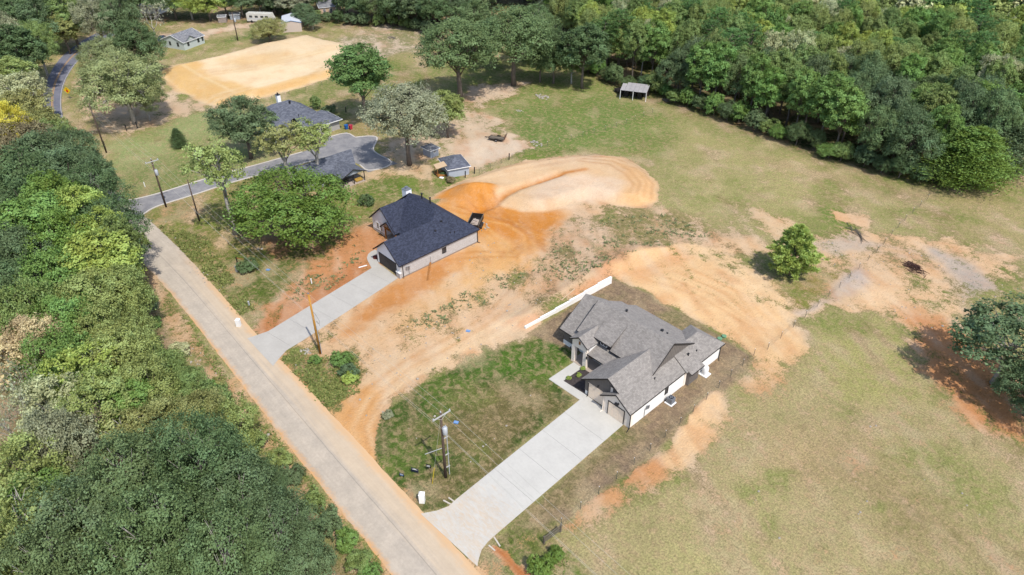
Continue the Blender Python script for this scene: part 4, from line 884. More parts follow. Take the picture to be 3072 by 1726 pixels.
for x, l, c in ((-143.0, 'blue wheeled bin by the kerbed court', A(40,110,190)), (-142.2, 'red wheeled bin beside the blue bin', A(205,60,80))):
    bn = empty('wheeled_bin', (x, 80.2 + (x+143)*.9, 0), l, 'bin'); mm = mat('bin_'+str(x), c, .5, .05)
    b = MB(); b.v = [(sx*.25, sy*.28, 0) for sx, sy in ((-1,-1),(1,-1),(1,1),(-1,1))] + [(sx*.33, sy*.36, 1.0) for sx, sy in ((-1,-1),(1,-1),(1,1),(-1,1))]
    b.f = [(3,2,1,0),(4,5,6,7),(0,1,5,4),(1,2,6,5),(2,3,7,6),(3,0,4,7)]; b.build('body', mm, bn); MB().cbox(0, 0, 1.04, .72, .8, .08).build('lid', mm, bn)
    for s in (-.25, .25): MB().tube([(s-.03,-.3,.12),(s+.03,-.3,.12)], .12, 10).build('wheel', M_BLK, bn)
# low building with covered porch
h4 = House('low_outbuilding', (-123, 65), 'low gray-roofed building with an open gabled porch full of furniture behind the big oak')
M_LGRAY = mat('light_gray_siding', A(176,182,190), .7, .08)
h4.put(MB().prism([(-127.8,57.5),(-121.0,57.5),(-121.0,68.0),(-127.8,68.0)], 0, 2.3), 'wall', M_LGRAY)
h4.roof([[(-120.6,56.9,2.25),(-120.6,68.6,2.25),(-124.4,70.2,4.2),(-124.4,56.9,4.2)],[(-128.4,56.9,2.25),(-128.4,69.8,2.25),(-124.4,70.2,4.2),(-124.4,56.9,4.2)]], M_SH_BLUE, course=None)
h4.roof([[(-117.0,63.0,2.25),(-124.5,63.0,2.25),(-124.5,65.9,3.5),(-117.0,65.9,3.5)],[(-117.0,68.8,2.25),(-124.5,68.8,2.25),(-124.5,65.9,3.5),(-117.0,65.9,3.5)]], M_SH_BLUE, 'porch_roof', course=None)
slab_poly(h4, 'gable_wall', M_LGRAY, 'x', -117.5, [(63.3,2.25),(68.5,2.25),(65.9,3.4)], .1)
h4.edges([((-117,63,2.2),(-117,65.9,3.45)),((-117,65.9,3.45),(-117,68.8,2.2)),((-120.6,56.9,2.2),(-120.6,63,2.2)),((-120.6,56.9,2.2),(-124.4,56.9,4.15))], 'fascia', M_FASC, .07, .16)
for y in (63.3, 65.9, 68.4): h4.put(MB().bar((-117.4,y,0),(-117.4,y,2.2),.14), 'porch_post', M_FASC)
h4.box('porch_floor', M_PORCH, -120.99, -117.2, 63.2, 68.5, -.02, .14)
h4.window('x+', -121.0, 58.5, 59.9, .7, 1.9); h4.window('x+', -121.0, 61.0, 62.2, .7, 1.9); h4.window('y-', 57.5, -126, -124.5, .8, 1.9)
for i, (x, y, s, c, l) in enumerate(((-117.9,67.3,(.7,1.6,.5),A(196,160,80),'tan sofa at the edge of the outbuilding porch'),(-118.6,64.6,(.8,.8,.9),A(70,66,64),'dark cabinet under the outbuilding porch'),(-119.6,66.0,(1.2,.7,.75),A(150,140,130),'gray table under the outbuilding porch'))):
    o = empty('porch_furniture', (x, y, .14), l, 'furniture'); mm = mat('porch_item_%d' % i, c, .7); MB().cbox(0,0,s[2]*.5,s[0],s[1],s[2]*.5).build('seat', mm, o); MB().cbox(-s[0]*.42,0,s[2]*.9,s[0]*.16,s[1],s[2]*.7).build('backrest', mm, o)
    for sx in (-1, 1):
        for sy in (-1, 1): MB().cbox(sx*s[0]*.42, sy*s[1]*.42, s[2]*.13, .06, .06, s[2]*.26).build('leg', M_BLK, o)
# sheds
M_SHED = mat('pale_blue_siding', A(196,204,216), .7, .08)
s1 = simple('garden_shed', 'small pale gray shed under the dusty green tree', 'shed', (-119.2,84.9), .02, 2.6, 2.2, 2.0, 'hip', .55, M_SHED, M_SH_OLD, [('x+',2.6,.8,1.5,.9,1.6)])
s2 = simple('porch_shed', 'pale blue shed with hip roof and a small tan porch roof', 'shed', (-106.3,81.9), math.radians(-19), -1e-3, 1, 1, 'hip', .1, M_SHED, M_SH_BLUE) if False else None
s2 = simple('porch_shed', 'pale blue shed with dark hip roof and a small tan porch roof', 'shed', tuple(np.array((-106.4,81.75)) + np.array((math.cos(math.radians(160)), math.sin(math.radians(160))))*5.6), math.radians(-20), 5.6, 4.5, 2.2, 'hip', 1.25, M_SHED, M_SH_BLUE, [('y-',0,4.3,5.1,.8,1.8)])
M_TAN = mat('tan_metal', A(226,196,160), .6, .06)
slab = MB(); slab.v = [(2.3,-2.2,2.0),(4.6,-2.2,2.0),(4.6,.1,2.35),(2.3,.1,2.35)] + [(2.3,-2.2,2.06),(4.6,-2.2,2.06),(4.6,.1,2.41),(2.3,.1,2.41)]; slab.f = [(3,2,1,0),(4,5,6,7),(0,1,5,4),(1,2,6,5),(2,3,7,6),(3,0,4,7)]
s2.put(slab, 'porch_roof', M_TAN); [s2.put(MB().bar((x,-2.0,0),(x,-2.0,2.0),.1), 'porch_post', M_TIMB) for x in (2.5, 4.4)]; s2.box('porch_floor', M_TIMB, 2.3, 4.6, -2.1, -.02, .2, .3)
# mint house, back left
M_MINT = mat('mint_siding', A(214,222,216), .7, .05)
c = np.array((-229.2, 77.2)); aR = math.atan2(84.6-77.2, -232.3+229.2)
mint = simple('mint_house', 'pale mint green house with gray roof beside the fill pad', 'house', tuple(c), aR, 8.4, 8.8, 2.5, 'gx', 1.7, M_MINT, M_SH_OLD, [('y-',0,1.4,2.2,.9,2.1,M_FASC),('y-',0,5.6,6.4,.9,2.1,M_FASC),('x-',0,2.0,2.8,.9,2.1,M_FASC),('x-',0,5.2,6.0,.9,2.1,M_FASC),('y-',0,7.4,8.1,.9,2.1,M_FASC)], .3)
mint.roof([[(.6,-.3,2.4),(.6,5,2.4),(2.9,5,3.8),(2.9,-.3,3.8)],[(5.2,-.3,2.4),(5.2,5,2.4),(2.9,5,3.8),(2.9,-.3,3.8)]], M_SH_OLD, 'gable_roof', course=None)
slab_poly(mint, 'gable_wall', M_MINT, 'y', -.02, [(.9,2.4),(4.9,2.4),(2.9,3.7)], .1)
# metal building, motorhome, far houses
M_BEIGE = mat('beige_metal_wall', A(226,208,194), .6, .05); M_WROOF = mat('white_metal_roof', A(226,230,236), .45, .05)
mb = simple('metal_workshop', 'beige metal workshop with white roof behind a small spreading tree', 'workshop', (-226.0,108.5), math.radians(60), 6.2, 9.5, 3.0, 'gy', .7, M_BEIGE, M_WROOF, (), .12, mat('blue_trim', A(110,150,200), .5))
def motorhome():
    o = empty('motorhome', (-246.0, 106.5, 0), 'long white motorhome parked by the beige workshop', 'motorhome', rz=math.radians(40)); m = mat('cream_gelcoat', A(228,226,216), .4, .05)
    b = MB(); prof = [(0,.5),(9.2,.5),(9.4,1.2),(9.0,2.0),(8.6,3.1),(.1,3.1),(0,2.9)]; n = len(prof); b.v = [(x,-1.2,z) for x,z in prof] + [(x,1.2,z) for x,z in prof]
    b.f = [tuple(range(n)), tuple(reversed(range(n,2*n)))] + [((i+1)%n, i, n+i, n+(i+1)%n) for i in range(n)]; b.build('body', m, o)
    for x in (1.6, 7.4):
        for y in (-1.15, 1.15): MB().tube([(x,y-.12,.42),(x,y+.12,.42)], .42, 14).build('wheel', M_BLK, o)
    for x in (1.0,3.0,5.0,6.6): MB().box(x,x+1.1,-1.215,-1.2,1.7,2.4).build('window', M_GLASS, o)
    MB().box(.3,8.9,-1.212,-1.2,1.25,1.42).build('stripe', M_SHED, o); MB().cbox(3,0,3.2,.9,.7,.2).build('roof_vent', m, o); MB().cbox(6,0,3.22,1.1,.8,.24).build('roof_air_conditioner', m, o)
motorhome()
th = simple('far_house', 'tan far house with gray roof and dark deck at the top edge', 'house', (-235.7,128.3), math.radians(69), 7.6, 8.5, 2.9, 'gx', 1.4, mat('tan_siding', A(226,196,166), .7), M_SH_OLD, [('y-',0,1.2,2.1,.9,2.2),('y-',0,3.4,4.4,.1,2.2),('y-',0,5.6,6.4,.9,2.2)], .3)
th.box('deck', mat('weathered_deck', A(120,104,92), .9), -.6, 4.9, -2.4, -.02, .55, .7); [th.put(MB().bar((x,-2.3,-.1),(x,-2.3,1.6),.1), 'deck_post', M_FASC) for x in (-.5,1.3,3.1,4.8)]; th.put(MB().bar((-.5,-2.3,1.6),(4.8,-2.3,1.6),.08), 'deck_rail', M_FASC)
p = D(352, 32); simple('distant_shed', 'pale far building half hidden by a bare gray tree', 'building', tuple(p), .6, 8, 6, 2.6, 'gx', 1.2, M_WSIDE, M_WROOF)
p = D(550, 58); simple('tool_shed', 'small weathered board shed at the edge of the sandy track', 'shed', tuple(p), math.radians(55), 2.6, 2.2, 2.0, 'gx', .5, mat('old_boards', A(176,160,150), .85, .2), M_SH_OLD, (), .15)
p = D(580, 50); simple('box_shed', 'small gray shed at the treeline right of the board shed', 'shed', tuple(p), math.radians(55), 3.2, 2.0, 1.7, 'gx', .4, M_LGRAY, M_SH_OLD, (), .15)
# open lean-to at the wood's edge
lt = empty('lean_to_shelter', (*GP(1592,246)[:2], 0), 'open lean-to with patchy metal roof against the right wood', 'shelter', rz=math.radians(28))
M_OLDG = mat('old_gray_board', A(120,112,104), .9, .2)
M_TIN = mat('weathered_tin', A(196,192,192), .55, .15, .9, 8., .1, .2)
for k in range(6):
    z0 = 2.35; z1 = 2.95; dy = .5 if k in (0,) else 0
    b = MB(); x0, x1 = -3.2+k*1.15, -3.2+(k+1)*1.15-.03; b.v = [(x0,-2-dy*0,z0),(x1,-2,z0),(x1,2.6-dy*2,z1),(x0,2.6-dy*2,z1)] + [(x0,-2,z0+.04),(x1,-2,z0+.04),(x1,2.6-dy*2,z1+.04),(x0,2.6-dy*2,z1+.04)]
    b.f = [(3,2,1,0),(4,5,6,7),(0,1,5,4),(1,2,6,5),(2,3,7,6),(3,0,4,7)]; b.build('roof_sheet', M_TIN, lt)
for x in (-3.1, .2, 3.6):
    MB().bar((x,-1.9,0),(x,-1.9,2.33),.13).build('post', M_WTRIM, lt); MB().bar((x,2.4,0),(x,2.4,2.9),.13).build('post', M_FASC, lt)
MB().bar((-3.2,-1.9,2.28),(3.7,-1.9,2.28),.09,.14).build('beam', M_FASC, lt)
MB().box(-3.14,-3.06,-1.5,2.44,.1,2.3).build('added_side_wall', M_FASC, lt)  # dark side wall added to keep the inside of the lean-to dark
for k, (x, y, a_, b_, c_) in enumerate(((-2,.8,1.2,1.4,1.1),(-.2,1.2,1.6,1.,.8),(1.6,.6,1.1,1.6,1.3),(2.8,1.5,.9,.9,1.6))):
    jk = empty('added_junk', tuple(lt.matrix_basis @ Vector((x, y, 0))), ['square dark box','low bench','tarped heap','tall dark box'][k] + ' added as junk to darken the open lean-to', 'junk', rz=.5); MB().cbox(0,0,c_/2,a_,b_,c_).build('body', M_FASC, jk); MB().cbox(0,0,c_+.03,a_*.9,b_*.9,.06).build('lid', M_OLDG, jk)  # dark junk boxes added to darken the lean-to interior
MB().box(-3.1,3.6,2.45,2.5,.1,2.6).build('back_wall', mat('rusty_sheet', A(96,70,62), .8, .3), lt)
def proj(x, y, z=0.):
    v = np.stack([np.asarray(x, float), np.asarray(y, float), np.asarray(z, float) - HC + np.zeros(np.shape(x))], -1); q = v@FW
    return (W/2 + FPX*(v@RT)/q)/KD, (H/2 - FPX*(v@UP)/q)/KD
# ------------------------------------------------------------------ trees
def leaf_mat():
    t = NT('foliage'); oi = t.new('ShaderNodeObjectInfo'); r = t.new('ShaderNodeAttribute', attribute_name='rnd').outputs['Fac']
    hsv = t.new('ShaderNodeHueSaturation'); t.l.new(oi.outputs['Color'], hsv.inputs['Color'])
    t.l.new(t.rng(r, 0, 1, .475, .52, False), hsv.inputs['Hue']); t.l.new(t.rng(r, 0, 1, 1.08, .86, False), hsv.inputs['Saturation']); t.l.new(t.rng(r, .1, .9, .58, 1.48, False), hsv.inputs['Value'])
    t.l.new(hsv.outputs[0], t.b.inputs['Base Color']); t.b.inputs['Roughness'].default_value = .62; t.b.inputs['Specular IOR Level'].default_value = .22
    tr = t.new('ShaderNodeBsdfTranslucent'); t.l.new(hsv.outputs[0], tr.inputs[0]); mx = t.new('ShaderNodeMixShader'); mx.inputs[0].default_value = .34
    t.l.new(t.b.outputs[0], mx.inputs[1]); t.l.new(tr.outputs[0], mx.inputs[2]); t.l.new(mx.outputs[0], t.n['Material Output'].inputs[0])
    return t.m
M_LEAF = leaf_mat()
M_BARK = mat('gray_brown_bark', (.13,.105,.085), .9, .3, 3., 16., .5)
M_BARKP = mat('pale_bark', (.30,.28,.25), .9, .25, 3., 16., .4)
def quads_mesh(name, C, N, T, L, Wd, rnd, m, bend=.25):
    # leaf blades: centre C, normal N, axis T, half length L, half width Wd -> pointed quads, folded on the midrib
    B = np.cross(N, T); B /= np.linalg.norm(B, axis=1)[:,None] + 1e-9; T = np.cross(B, N)
    a = C - T*L[:,None]; b = C + B*Wd[:,None] + N*(bend*Wd)[:,None]; c = C + T*L[:,None] - N*(bend*L*.5)[:,None]; d = C - B*Wd[:,None] + N*(bend*Wd)[:,None]
    V = np.stack([a, b, c, d], 1).reshape(-1, 3); n = len(C)
    me = bpy.data.meshes.new(name); me.vertices.add(4*n); me.vertices.foreach_set('co', V.astype(np.float32).ravel())
    me.loops.add(4*n); me.loops.foreach_set('vertex_index', np.arange(4*n, dtype=np.int32)); me.polygons.add(n); me.polygons.foreach_set('loop_start', (np.arange(n)*4).astype(np.int32)); me.update(calc_edges=True)
    at = me.attributes.new('rnd', 'FLOAT', 'POINT'); at.data.foreach_set('value', np.repeat(rnd, 4).astype(np.float32)); me.materials.append(m)
    return me
def unit(v): return v/(np.linalg.norm(v, axis=-1, keepdims=True) + 1e-9)
def lobes_broad(r, h, base, n, R, squash=1., jit=.3):
    # lobe centres over an ellipsoid crown between base and h, radius R
    out = []; cz = (base + h)/2; hz_ = (h - base)/2
    k = 0
    for i in range(n):
        u = (i + .5)/n; z = 1 - 1.75*u; ph = i*2.399963 + r.normal()*.35; s = math.sqrt(max(0, 1 - z*z))
        q = .58 + .30*r.random()
        c = np.array([s*math.cos(ph)*R*q, s*math.sin(ph)*R*q, cz + z*hz_*.62]) + r.normal(size=3)*R*.06*jit*3
        out.append((c, R*(.27 + .17*r.random())))
    out.append((np.array([0, 0, cz]), R*.5))
    return out
def broad_crown(name, seed, h, R, base, nl, leaves, size, gap=.0, squash=.85, clus=1.0):
    r = np.random.default_rng(seed); LB = lobes_broad(r, h, base, nl, R); Cs = np.array([c for c, _ in LB]); Rs = np.array([q for _, q in LB])
    P = []; Nn = []; V = []
    per = leaves//len(LB)
    for i, (c, q) in enumerate(LB):
        nc = int(22*clus); d = unit(r.normal(size=(nc, 3))); d[:,2] = np.where(d[:,2] < -.45, -d[:,2]*.5, d[:,2]); d = unit(d)
        cc = c + d*q*(.82 + .30*r.random((nc, 1)))*np.array([1, 1, squash]); cv = r.random(nc)
        keep = r.random(nc) > gap; cc, d, cv = cc[keep], d[keep], cv[keep]
        if not len(cc): continue
        j = r.integers(0, len(cc), per); p = cc[j] + r.normal(size=(per, 3))*q*np.array([.19, .19, .12]); nn = unit(d[j]*1.0 + np.array([0, 0, .45]) + r.normal(size=(per, 3))*.55)
        P.append(p); Nn.append(nn); V.append(np.clip(.34*r.random() + cv[j]*.34 + r.random(per)*.32, 0, 1))
    P = np.concatenate(P); Nn = np.concatenate(Nn); V = np.concatenate(V)
    dist = np.min(np.linalg.norm((P[:,None] - Cs[None])/np.array([1, 1, squash]), axis=2)/Rs[None], axis=1); k = dist > .62
    P, Nn, V = P[k], Nn[k], V[k]; n = len(P); T = unit(r.normal(size=(n, 3))); s = size*(.6 + .8*r.random(n))
    return quads_mesh(name, P, Nn, T, s*.62, s*.40, V, M_LEAF), LB
def limbs(name, seed, h, LB, r0, base, m, lean=(0, 0), n=7):
    r = np.random.default_rng(seed + 99); b = MB(); top = np.array([lean[0], lean[1], base + (h-base)*.45])
    pts = [np.array([0, 0, -.3])] + [top*t + np.array([r.normal()*.12, r.normal()*.12, 0])*(t < 1) for t in (.25, .5, .75, 1.)]
    b.tube(pts, [r0*1.25, r0, r0*.85, r0*.7, r0*.5], 8)
    for c, q in LB:
        t = .45 + .5*r.random(); s = top*t; mid_ = (s + c)/2 + np.array([0, 0, .15*q]) + r.normal(size=3)*.15*q
        b.tube([s, mid_, c, c + unit(c - mid_)*q*.5], [r0*.36, r0*.24, r0*.12, r0*.04], 5)
        for k in range(2):
            e = c + unit(r.normal(size=3) + np.array([0, 0, .4]))*q*.85; b.tube([mid_*.4 + c*.6, (c + e)/2, e], [r0*.13, r0*.07, r0*.02], 4)
    return b.mesh(name, m, True)
def pine_tree(name, seed, h, R, base, size, wh=11, dens=1., open_=0., cone=False):
    r = np.random.default_rng(seed); b = MB(); r0 = h*.016 + .05; bend = r.normal(size=2)*.02*h
    b.tube([(0,0,-.3),(bend[0]*.3,bend[1]*.3,h*.35),(bend[0],bend[1],h*.7),(bend[0],bend[1],h*.97)], [r0*1.2, r0, r0*.6, r0*.1], 8)
    P = []; Dv = []; V = []
    for i in range(wh):
        t = i/(wh-1); z = base + (h-base)*(t**.92); rr = R*(math.sin(math.pi*min(1, .16 + .84*(1-t)*.78 + .06)))*(.8 + .35*r.random()); nb = int(5 + 3*r.random())
        if cone: rr = R*(1-t)**.62*(.72 + .4*min(1, t*5))*(.82 + .36*r.random())
        if t > .93: rr *= .5
        for k in range(nb):
            if r.random() < open_: continue
            ph = 2*math.pi*(k + r.random()*.7)/nb + i*1.3; L = rr*(.7 + .45*r.random()); dz = .10*L + .22*L*t
            st = np.array([bend[0]*t, bend[1]*t, z]); en = st + np.array([math.cos(ph)*L, math.sin(ph)*L, dz])
            b.tube([st, (st+en)/2 - np.array([0,0,.05*L]), en], [r0*.22, r0*.14, r0*.04], 4)
            m_ = max(3, int(L*3.4*dens))
            for q in range(m_):
                s = .30 + .72*(q + r.random())/m_; o = st + (en-st)*s + r.normal(size=3)*np.array([.22,.22,.12])*L*.42*(.5+s*.6)
                nt = 16; dd = unit(unit(en-st)*.5 + np.array([0,0,.75]) + r.normal(size=(nt,3))*.75)
                P.append(o + dd*size*.5); Dv.append(dd); V.append(np.clip(.25 + .5*r.random() + .25*r.random(nt), 0, 1))
    P = np.concatenate(P); Dv = np.concatenate(Dv); V = np.concatenate(V); n = len(P)
    N = unit(np.cross(Dv, unit(r.normal(size=(n,3)))))
    return quads_mesh(name + '_crown', P, N, Dv, np.full(n, size*.62), np.full(n, size*.13), V, M_LEAF, .1), b.mesh(name + '_trunk', M_BARK, True)
def cedar_tree(name, seed, h, R, leaves, size, droop=0.):
    r = np.random.default_rng(seed); b = MB(); b.tube([(0,0,-.3),(0,0,h*.5),(0,0,h*.95)], [h*.022, h*.014, .02], 7); P = []; D_ = []; V = []
    nb = 150
    for i in range(nb):
        t = (i + r.random())/nb; z = h*(.03 + .95*t); prof = (1-t)**.62*(.55+.45*min(1, t*7)); L = R*prof*(.8 + .38*r.random()) + .15; ph = i*2.39996 + r.normal()*.2
        d = np.array([math.cos(ph), math.sin(ph), .34 - droop]); st = np.array([0, 0, z]); m_ = int(leaves/nb)
        s = r.random(m_)**.55; p = st + d*L*s[:,None] + r.normal(size=(m_,3))*np.array([.16,.16,.14])*L*.9
        P.append(p); D_.append(unit(d + np.array([0,0,.5-droop*1.6]) + r.normal(size=(m_,3))*.5)); V.append(np.clip(r.random()*.5 + .5*r.random(m_), 0, 1))
        if i % 3 == 0: b.tube([st, st + d*L*.8], [.04, .012], 4)
    P = np.concatenate(P); D_ = np.concatenate(D_); V = np.concatenate(V); n = len(P); N = unit(np.cross(D_, unit(r.normal(size=(n,3))))+unit(P*np.array([1,1,0]))*.5)
    return quads_mesh(name + '_crown', P, N, D_, size*(.5+.5*r.random(n)), size*.30*np.ones(n), V, M_LEAF), b.mesh(name + '_trunk', M_BARK, True)
def bare_tree(name, seed, h, R, leaves, size):
    r = np.random.default_rng(seed); b = MB(); tips = []
    def grow(p, d, L, rad, lev):
        e = p + d*L; b.tube([p, (p+e)/2 + r.normal(size=3)*L*.06, e], [rad, rad*.8, rad*.6], 5 if lev < 2 else 4)
        if lev >= 5 or L < .25: tips.append(e); return
        for k in range(3 if lev < 3 else 2): grow(e, unit(d + r.normal(size=3)*.55 + np.array([0,0,.12])), L*(.66 + .16*r.random()), rad*.58, lev+1)
    grow(np.array([0,0,-.2]), np.array([0,0,1.]), h*.3, h*.017, 0); tips = np.array(tips)
    s = R/np.percentile(np.linalg.norm(tips[:,:2], axis=1), 92)
    j = r.integers(0, len(tips), leaves); P = tips[j] + r.normal(size=(leaves,3))*.35; N = unit(r.normal(size=(leaves,3)) + np.array([0,0,.8])); sz = size*(.6+.8*r.random(leaves))
    return quads_mesh(name + '_crown', P, N, unit(r.normal(size=(leaves,3))), sz*.6, sz*.4, r.random(leaves), M_LEAF), b.mesh(name + '_trunk', M_BARKP, True)
PROTO = {}
def proto(key, crown, trunk, h, R):
    n = len(crown.vertices); v = np.empty(n*3, np.float32); crown.vertices.foreach_get('co', v); v = v.reshape(-1, 3)
    PROTO[key] = (crown, trunk, float(np.percentile(v[:,2], 99.7)), float(np.percentile(np.hypot(v[:,0], v[:,1]), 95)), float(np.percentile(v[:,2], 3)))
for i, (h, R, base, nl, lv, sz) in enumerate(((11, 5.4, 1.4, 30, 30000, .22), (12, 5.0, 2.2, 28, 28000, .22), (10, 5.8, 1.0, 36, 34000, .22))):
    c, LB = broad_crown('oak_crown_%d' % i, 11+i, h, R, base, nl, lv, sz); proto('oak%d' % i, c, limbs('oak_trunk_%d' % i, 11+i, h, LB, .30, base, M_BARK), h, R)
for i, (h, R, base, nl, lv, sz) in enumerate(((14, 3.7, 2.2, 28, 24000, .23), (13, 4.1, 3.0, 25, 22000, .24))):
    c, LB = broad_crown('gum_crown_%d' % i, 31+i, h, R, base, nl, lv, sz, squash=1.05); proto('gum%d' % i, c, limbs('gum_trunk_%d' % i, 31+i, h, LB, .24, base, M_BARK), h, R)
for i in range(2):
    c, LB = broad_crown('fine_crown_%d' % i, 141+i, 11, 5.0, 1.2, 40, 50000, .16, gap=.26); proto('fine%d' % i, c, limbs('fine_trunk_%d' % i, 141+i, 11, LB, .28, 1.4, M_BARKP), 11, 5.0)
c, LB = broad_crown('loblolly_crown', 44, 15, 4.3, 4.6, 40, 24000, .26, squash=.8, gap=.15); proto('loblolly', c, limbs('loblolly_trunk', 44, 15, LB, .3, 5.2, M_BARK), 15, 4.3)
c, LB = broad_crown('loose_crown', 43, 12, 3.6, 6.6, 17, 4600, .26, gap=.45); proto('loose', c, limbs('loose_trunk', 43, 12, LB, .33, 5.6, M_BARKP, (.7, .2)), 12, 3.6)
c, LB = broad_crown('shade_crown', 45, 14, 5.2, 4.0, 38, 34000, .22); proto('shade', c, limbs('shade_trunk', 45, 14, LB, .36, 4.6, M_BARK), 14, 5.2)
c, LB = broad_crown('thin_crown', 47, 12, 4.0, 3.0, 22, 12000, .23, gap=.3); proto('thin', c, limbs('thin_trunk', 47, 12, LB, .22, 3.2, M_BARKP), 12, 4.0)
for i, (h, R, lv) in enumerate(((2.6, 1.7, 6000), (3.6, 2.3, 9000))):
    c, LB = broad_crown('shrub_crown_%d' % i, 51+i, h, R, .1, 14, lv, .17); proto('shrub%d' % i, c, limbs('shrub_stem_%d' % i, 51+i, h, LB, .07, .3, M_BARK), h, R)
proto('pine0', *pine_tree('pine_a', 61, 14, 3.9, 3.6, .46, 15, 2.0), 14, 4.0)
proto('pine1', *pine_tree('pine_b', 63, 15, 3.4, 4.0, .42, 12, 1.1), 15, 3.4)
proto('pine2', *pine_tree('pine_c', 67, 5.4, 2.0, .5, .30, 13, 4.0, 0., True), 5.4, 2.15)
proto('cedar0', *cedar_tree('cedar_a', 71, 9, 2.9, 22000, .17), 9, 2.9)
proto('cedar1', *cedar_tree('cedar_b', 73, 10, 3.4, 30000, .17), 10, 3.4)
proto('willow', *cedar_tree('willow_a', 75, 10, 5.4, 17000, .30, .42), 10, 5.4)
proto('bare', *bare_tree('bare_a', 81, 10, 4.0, 500, .3), 10, 4.0)
NTREE = [0]; PLANTS = []
def tree(key, xy, h, R, col, label, name='tree', group=None, rz=None, lean=(0., 0.), cat='tree'):
    c, t, ph, pR, _ = PROTO[key]; x, y = xy; NTREE[0] += 1
    o = empty(name, (x, y, hz(x, y) - .03), label, cat, group); r = random.random()*6.28 if rz is None else rz
    o.rotation_euler = (lean[0], lean[1], r); o.scale = (R/pR, R/pR*random.uniform(.94, 1.06), h/ph)
    a = link('trunk', t, o); b = link('crown', c, o)
    b.color = (*col, 1.); PLANTS.append((o, x, y, h)); return o
def col(r, g, b, j=.0):
    c = np.array(A(r, g, b))*1.7
    if j: c = c*(1 + random.uniform(-j, j))*np.array([1 + random.uniform(-j, j)*.5, 1, 1 + random.uniform(-j, j)*.4])
    return tuple(np.clip(c, .004, .6))
# foliage colours (sunlit look of each kind in the place)
CO = dict(sage=(138,148,98), dark=(100,120,82), deep=(92,114,72), blue=(104,124,78), mid=(122,142,80), green=(112,144,72), lime=(152,170,82), ygreen=(140,154,88), olive=(144,146,88), gray=(150,154,122), pale=(174,178,134), yellow=(214,202,76), tan=(186,172,128), brown=(134,124,92), pine=(100,132,72), bright=(106,132,56))
names = dict(sage='sage green', deep='deep green', dark='dark green', blue='blue-green', mid='mid green', green='fresh green', lime='lime green', ygreen='yellow-green', olive='olive', gray='gray-green', pale='pale green', yellow='golden yellow', tan='dry tan', brown='brownish', bright='bright green', pine='green')
def T(px, py, rpx, h, key, cname, label, name='tree', group=None, cz=None, **k):
    q = PROTO[key]; cz = (q[2] + q[4])/2/q[2] if cz is None else cz
    z = h*cz; p = D(px, py, z); dist = math.sqrt(p[0]**2 + p[1]**2 + (HC-z)**2); R = rpx*dist/(FPX/KD)
    return tree(key, p, h, R, col(*CO[cname], .08), label, name, group, **k)
def TB(px, py, rpx, top, key, cname, label, name='tree', group=None, **k):   # placed by the foot of its trunk; height from where its top shows
    p = D(px, py); dist = math.sqrt(p[0]**2 + p[1]**2 + HC**2); hs = np.linspace(1, 30, 300); h = float(hs[np.argmin(np.abs(proj(np.full(300, p[0]), np.full(300, p[1]), hs)[1] - top))])
    return tree(key, p, h, rpx*dist/(FPX/KD), col(*CO[cname], .06), label, name, group, **k)
    p = D(px, py); dist = math.sqrt(p[0]**2 + p[1]**2 + HC**2); return tree(key, p, h, rpx*dist/(FPX/KD), col(*CO[cname], .06), label, name, group, **k)

# trees one can single out
T(742, 520, 148, 12.2, 'oak2', 'bright', 'broad low bright green oak spreading left of the dark-roofed house', 'oak_tree', cz=.52, rz=.4)
TB(592, 590, 66, 352, 'loose', 'ygreen', 'tall half-bare tree with a bent gray trunk on the corner lawn', 'tree', lean=(.03, -.06), rz=1.9)
TB(735, 470, 62, 312, 'loose', 'olive', 'thin straggly tree over the lane beside the low gray outbuilding roof', 'tree', rz=3.2)
TB(800, 455, 58, 308, 'loose', 'ygreen', 'thin straggly tree leaning over the low outbuilding roof', 'tree', rz=.8)
T(607, 294, 70, 13.5, 'oak1', 'dark', 'dark green tree at the left end of the hip-roofed house', 'oak_tree')
TB(920, 305, 72, 116, 'loblolly', 'pine', 'tall full pine behind the hip-roofed house', 'pine_tree', rz=.3)
TB(1030, 415, 94, 215, 'shade', 'gray', 'dusty gray-green tree standing over the small sheds', 'oak_tree', rz=1.)
T(1122, 262, 50, 11, 'gum1', 'ygreen', 'yellow-green tree behind the dusty gray-green tree', 'tree')
T(1062, 232, 30, 11, 'bare', 'gray', 'bare gray tree top behind the dusty gray-green tree', 'bare_tree')
TB(1157, 250, 92, 50, 'shade', 'blue', 'large dark green tree on the worn patch of the pasture', 'oak_tree', rz=2.)
TB(1292, 215, 88, 18, 'shade', 'blue', 'large dark green tree at the back of the pasture, right of its twin', 'oak_tree', rz=.7)
T(300, 190, 88, 17, 'fine0', 'sage', 'large feathery light green tree beside the curving county road', 'tree', rz=.2)
T(258, 132, 50, 12, 'fine1', 'sage', 'second feathery tree against the county road bend', 'tree')
T(352, 222, 46, 12, 'fine1', 'sage', 'smaller feathery tree at the edge of the sandy ground', 'tree')
T(345, 100, 52, 15, 'oak0', 'deep', 'dark tree between the feathery trees and the mint house', 'oak_tree')
T(378, 45, 52, 12, 'bare', 'gray', 'leafless gray tree behind the mint house', 'bare_tree', cz=.6)
T(673, 72, 40, 7.5, 'oak2', 'olive', 'small spreading tree in front of the beige workshop', 'tree', cz=.55)
T(447, 350, 17, 4.6, 'cedar0', 'deep', 'small dark conifer alone on the left lawn', 'conifer', cz=.45)
T(793, 258, 14, 3.2, 'shrub0', 'mid', 'small round tree on the lawn behind the hip-roofed house', 'small_tree', cz=.5, cat='tree')
T(826, 276, 18, 2.0, 'shrub0', 'dark', 'dark bush behind the end of the hip-roofed house', 'bush', cz=.5, cat='bush')
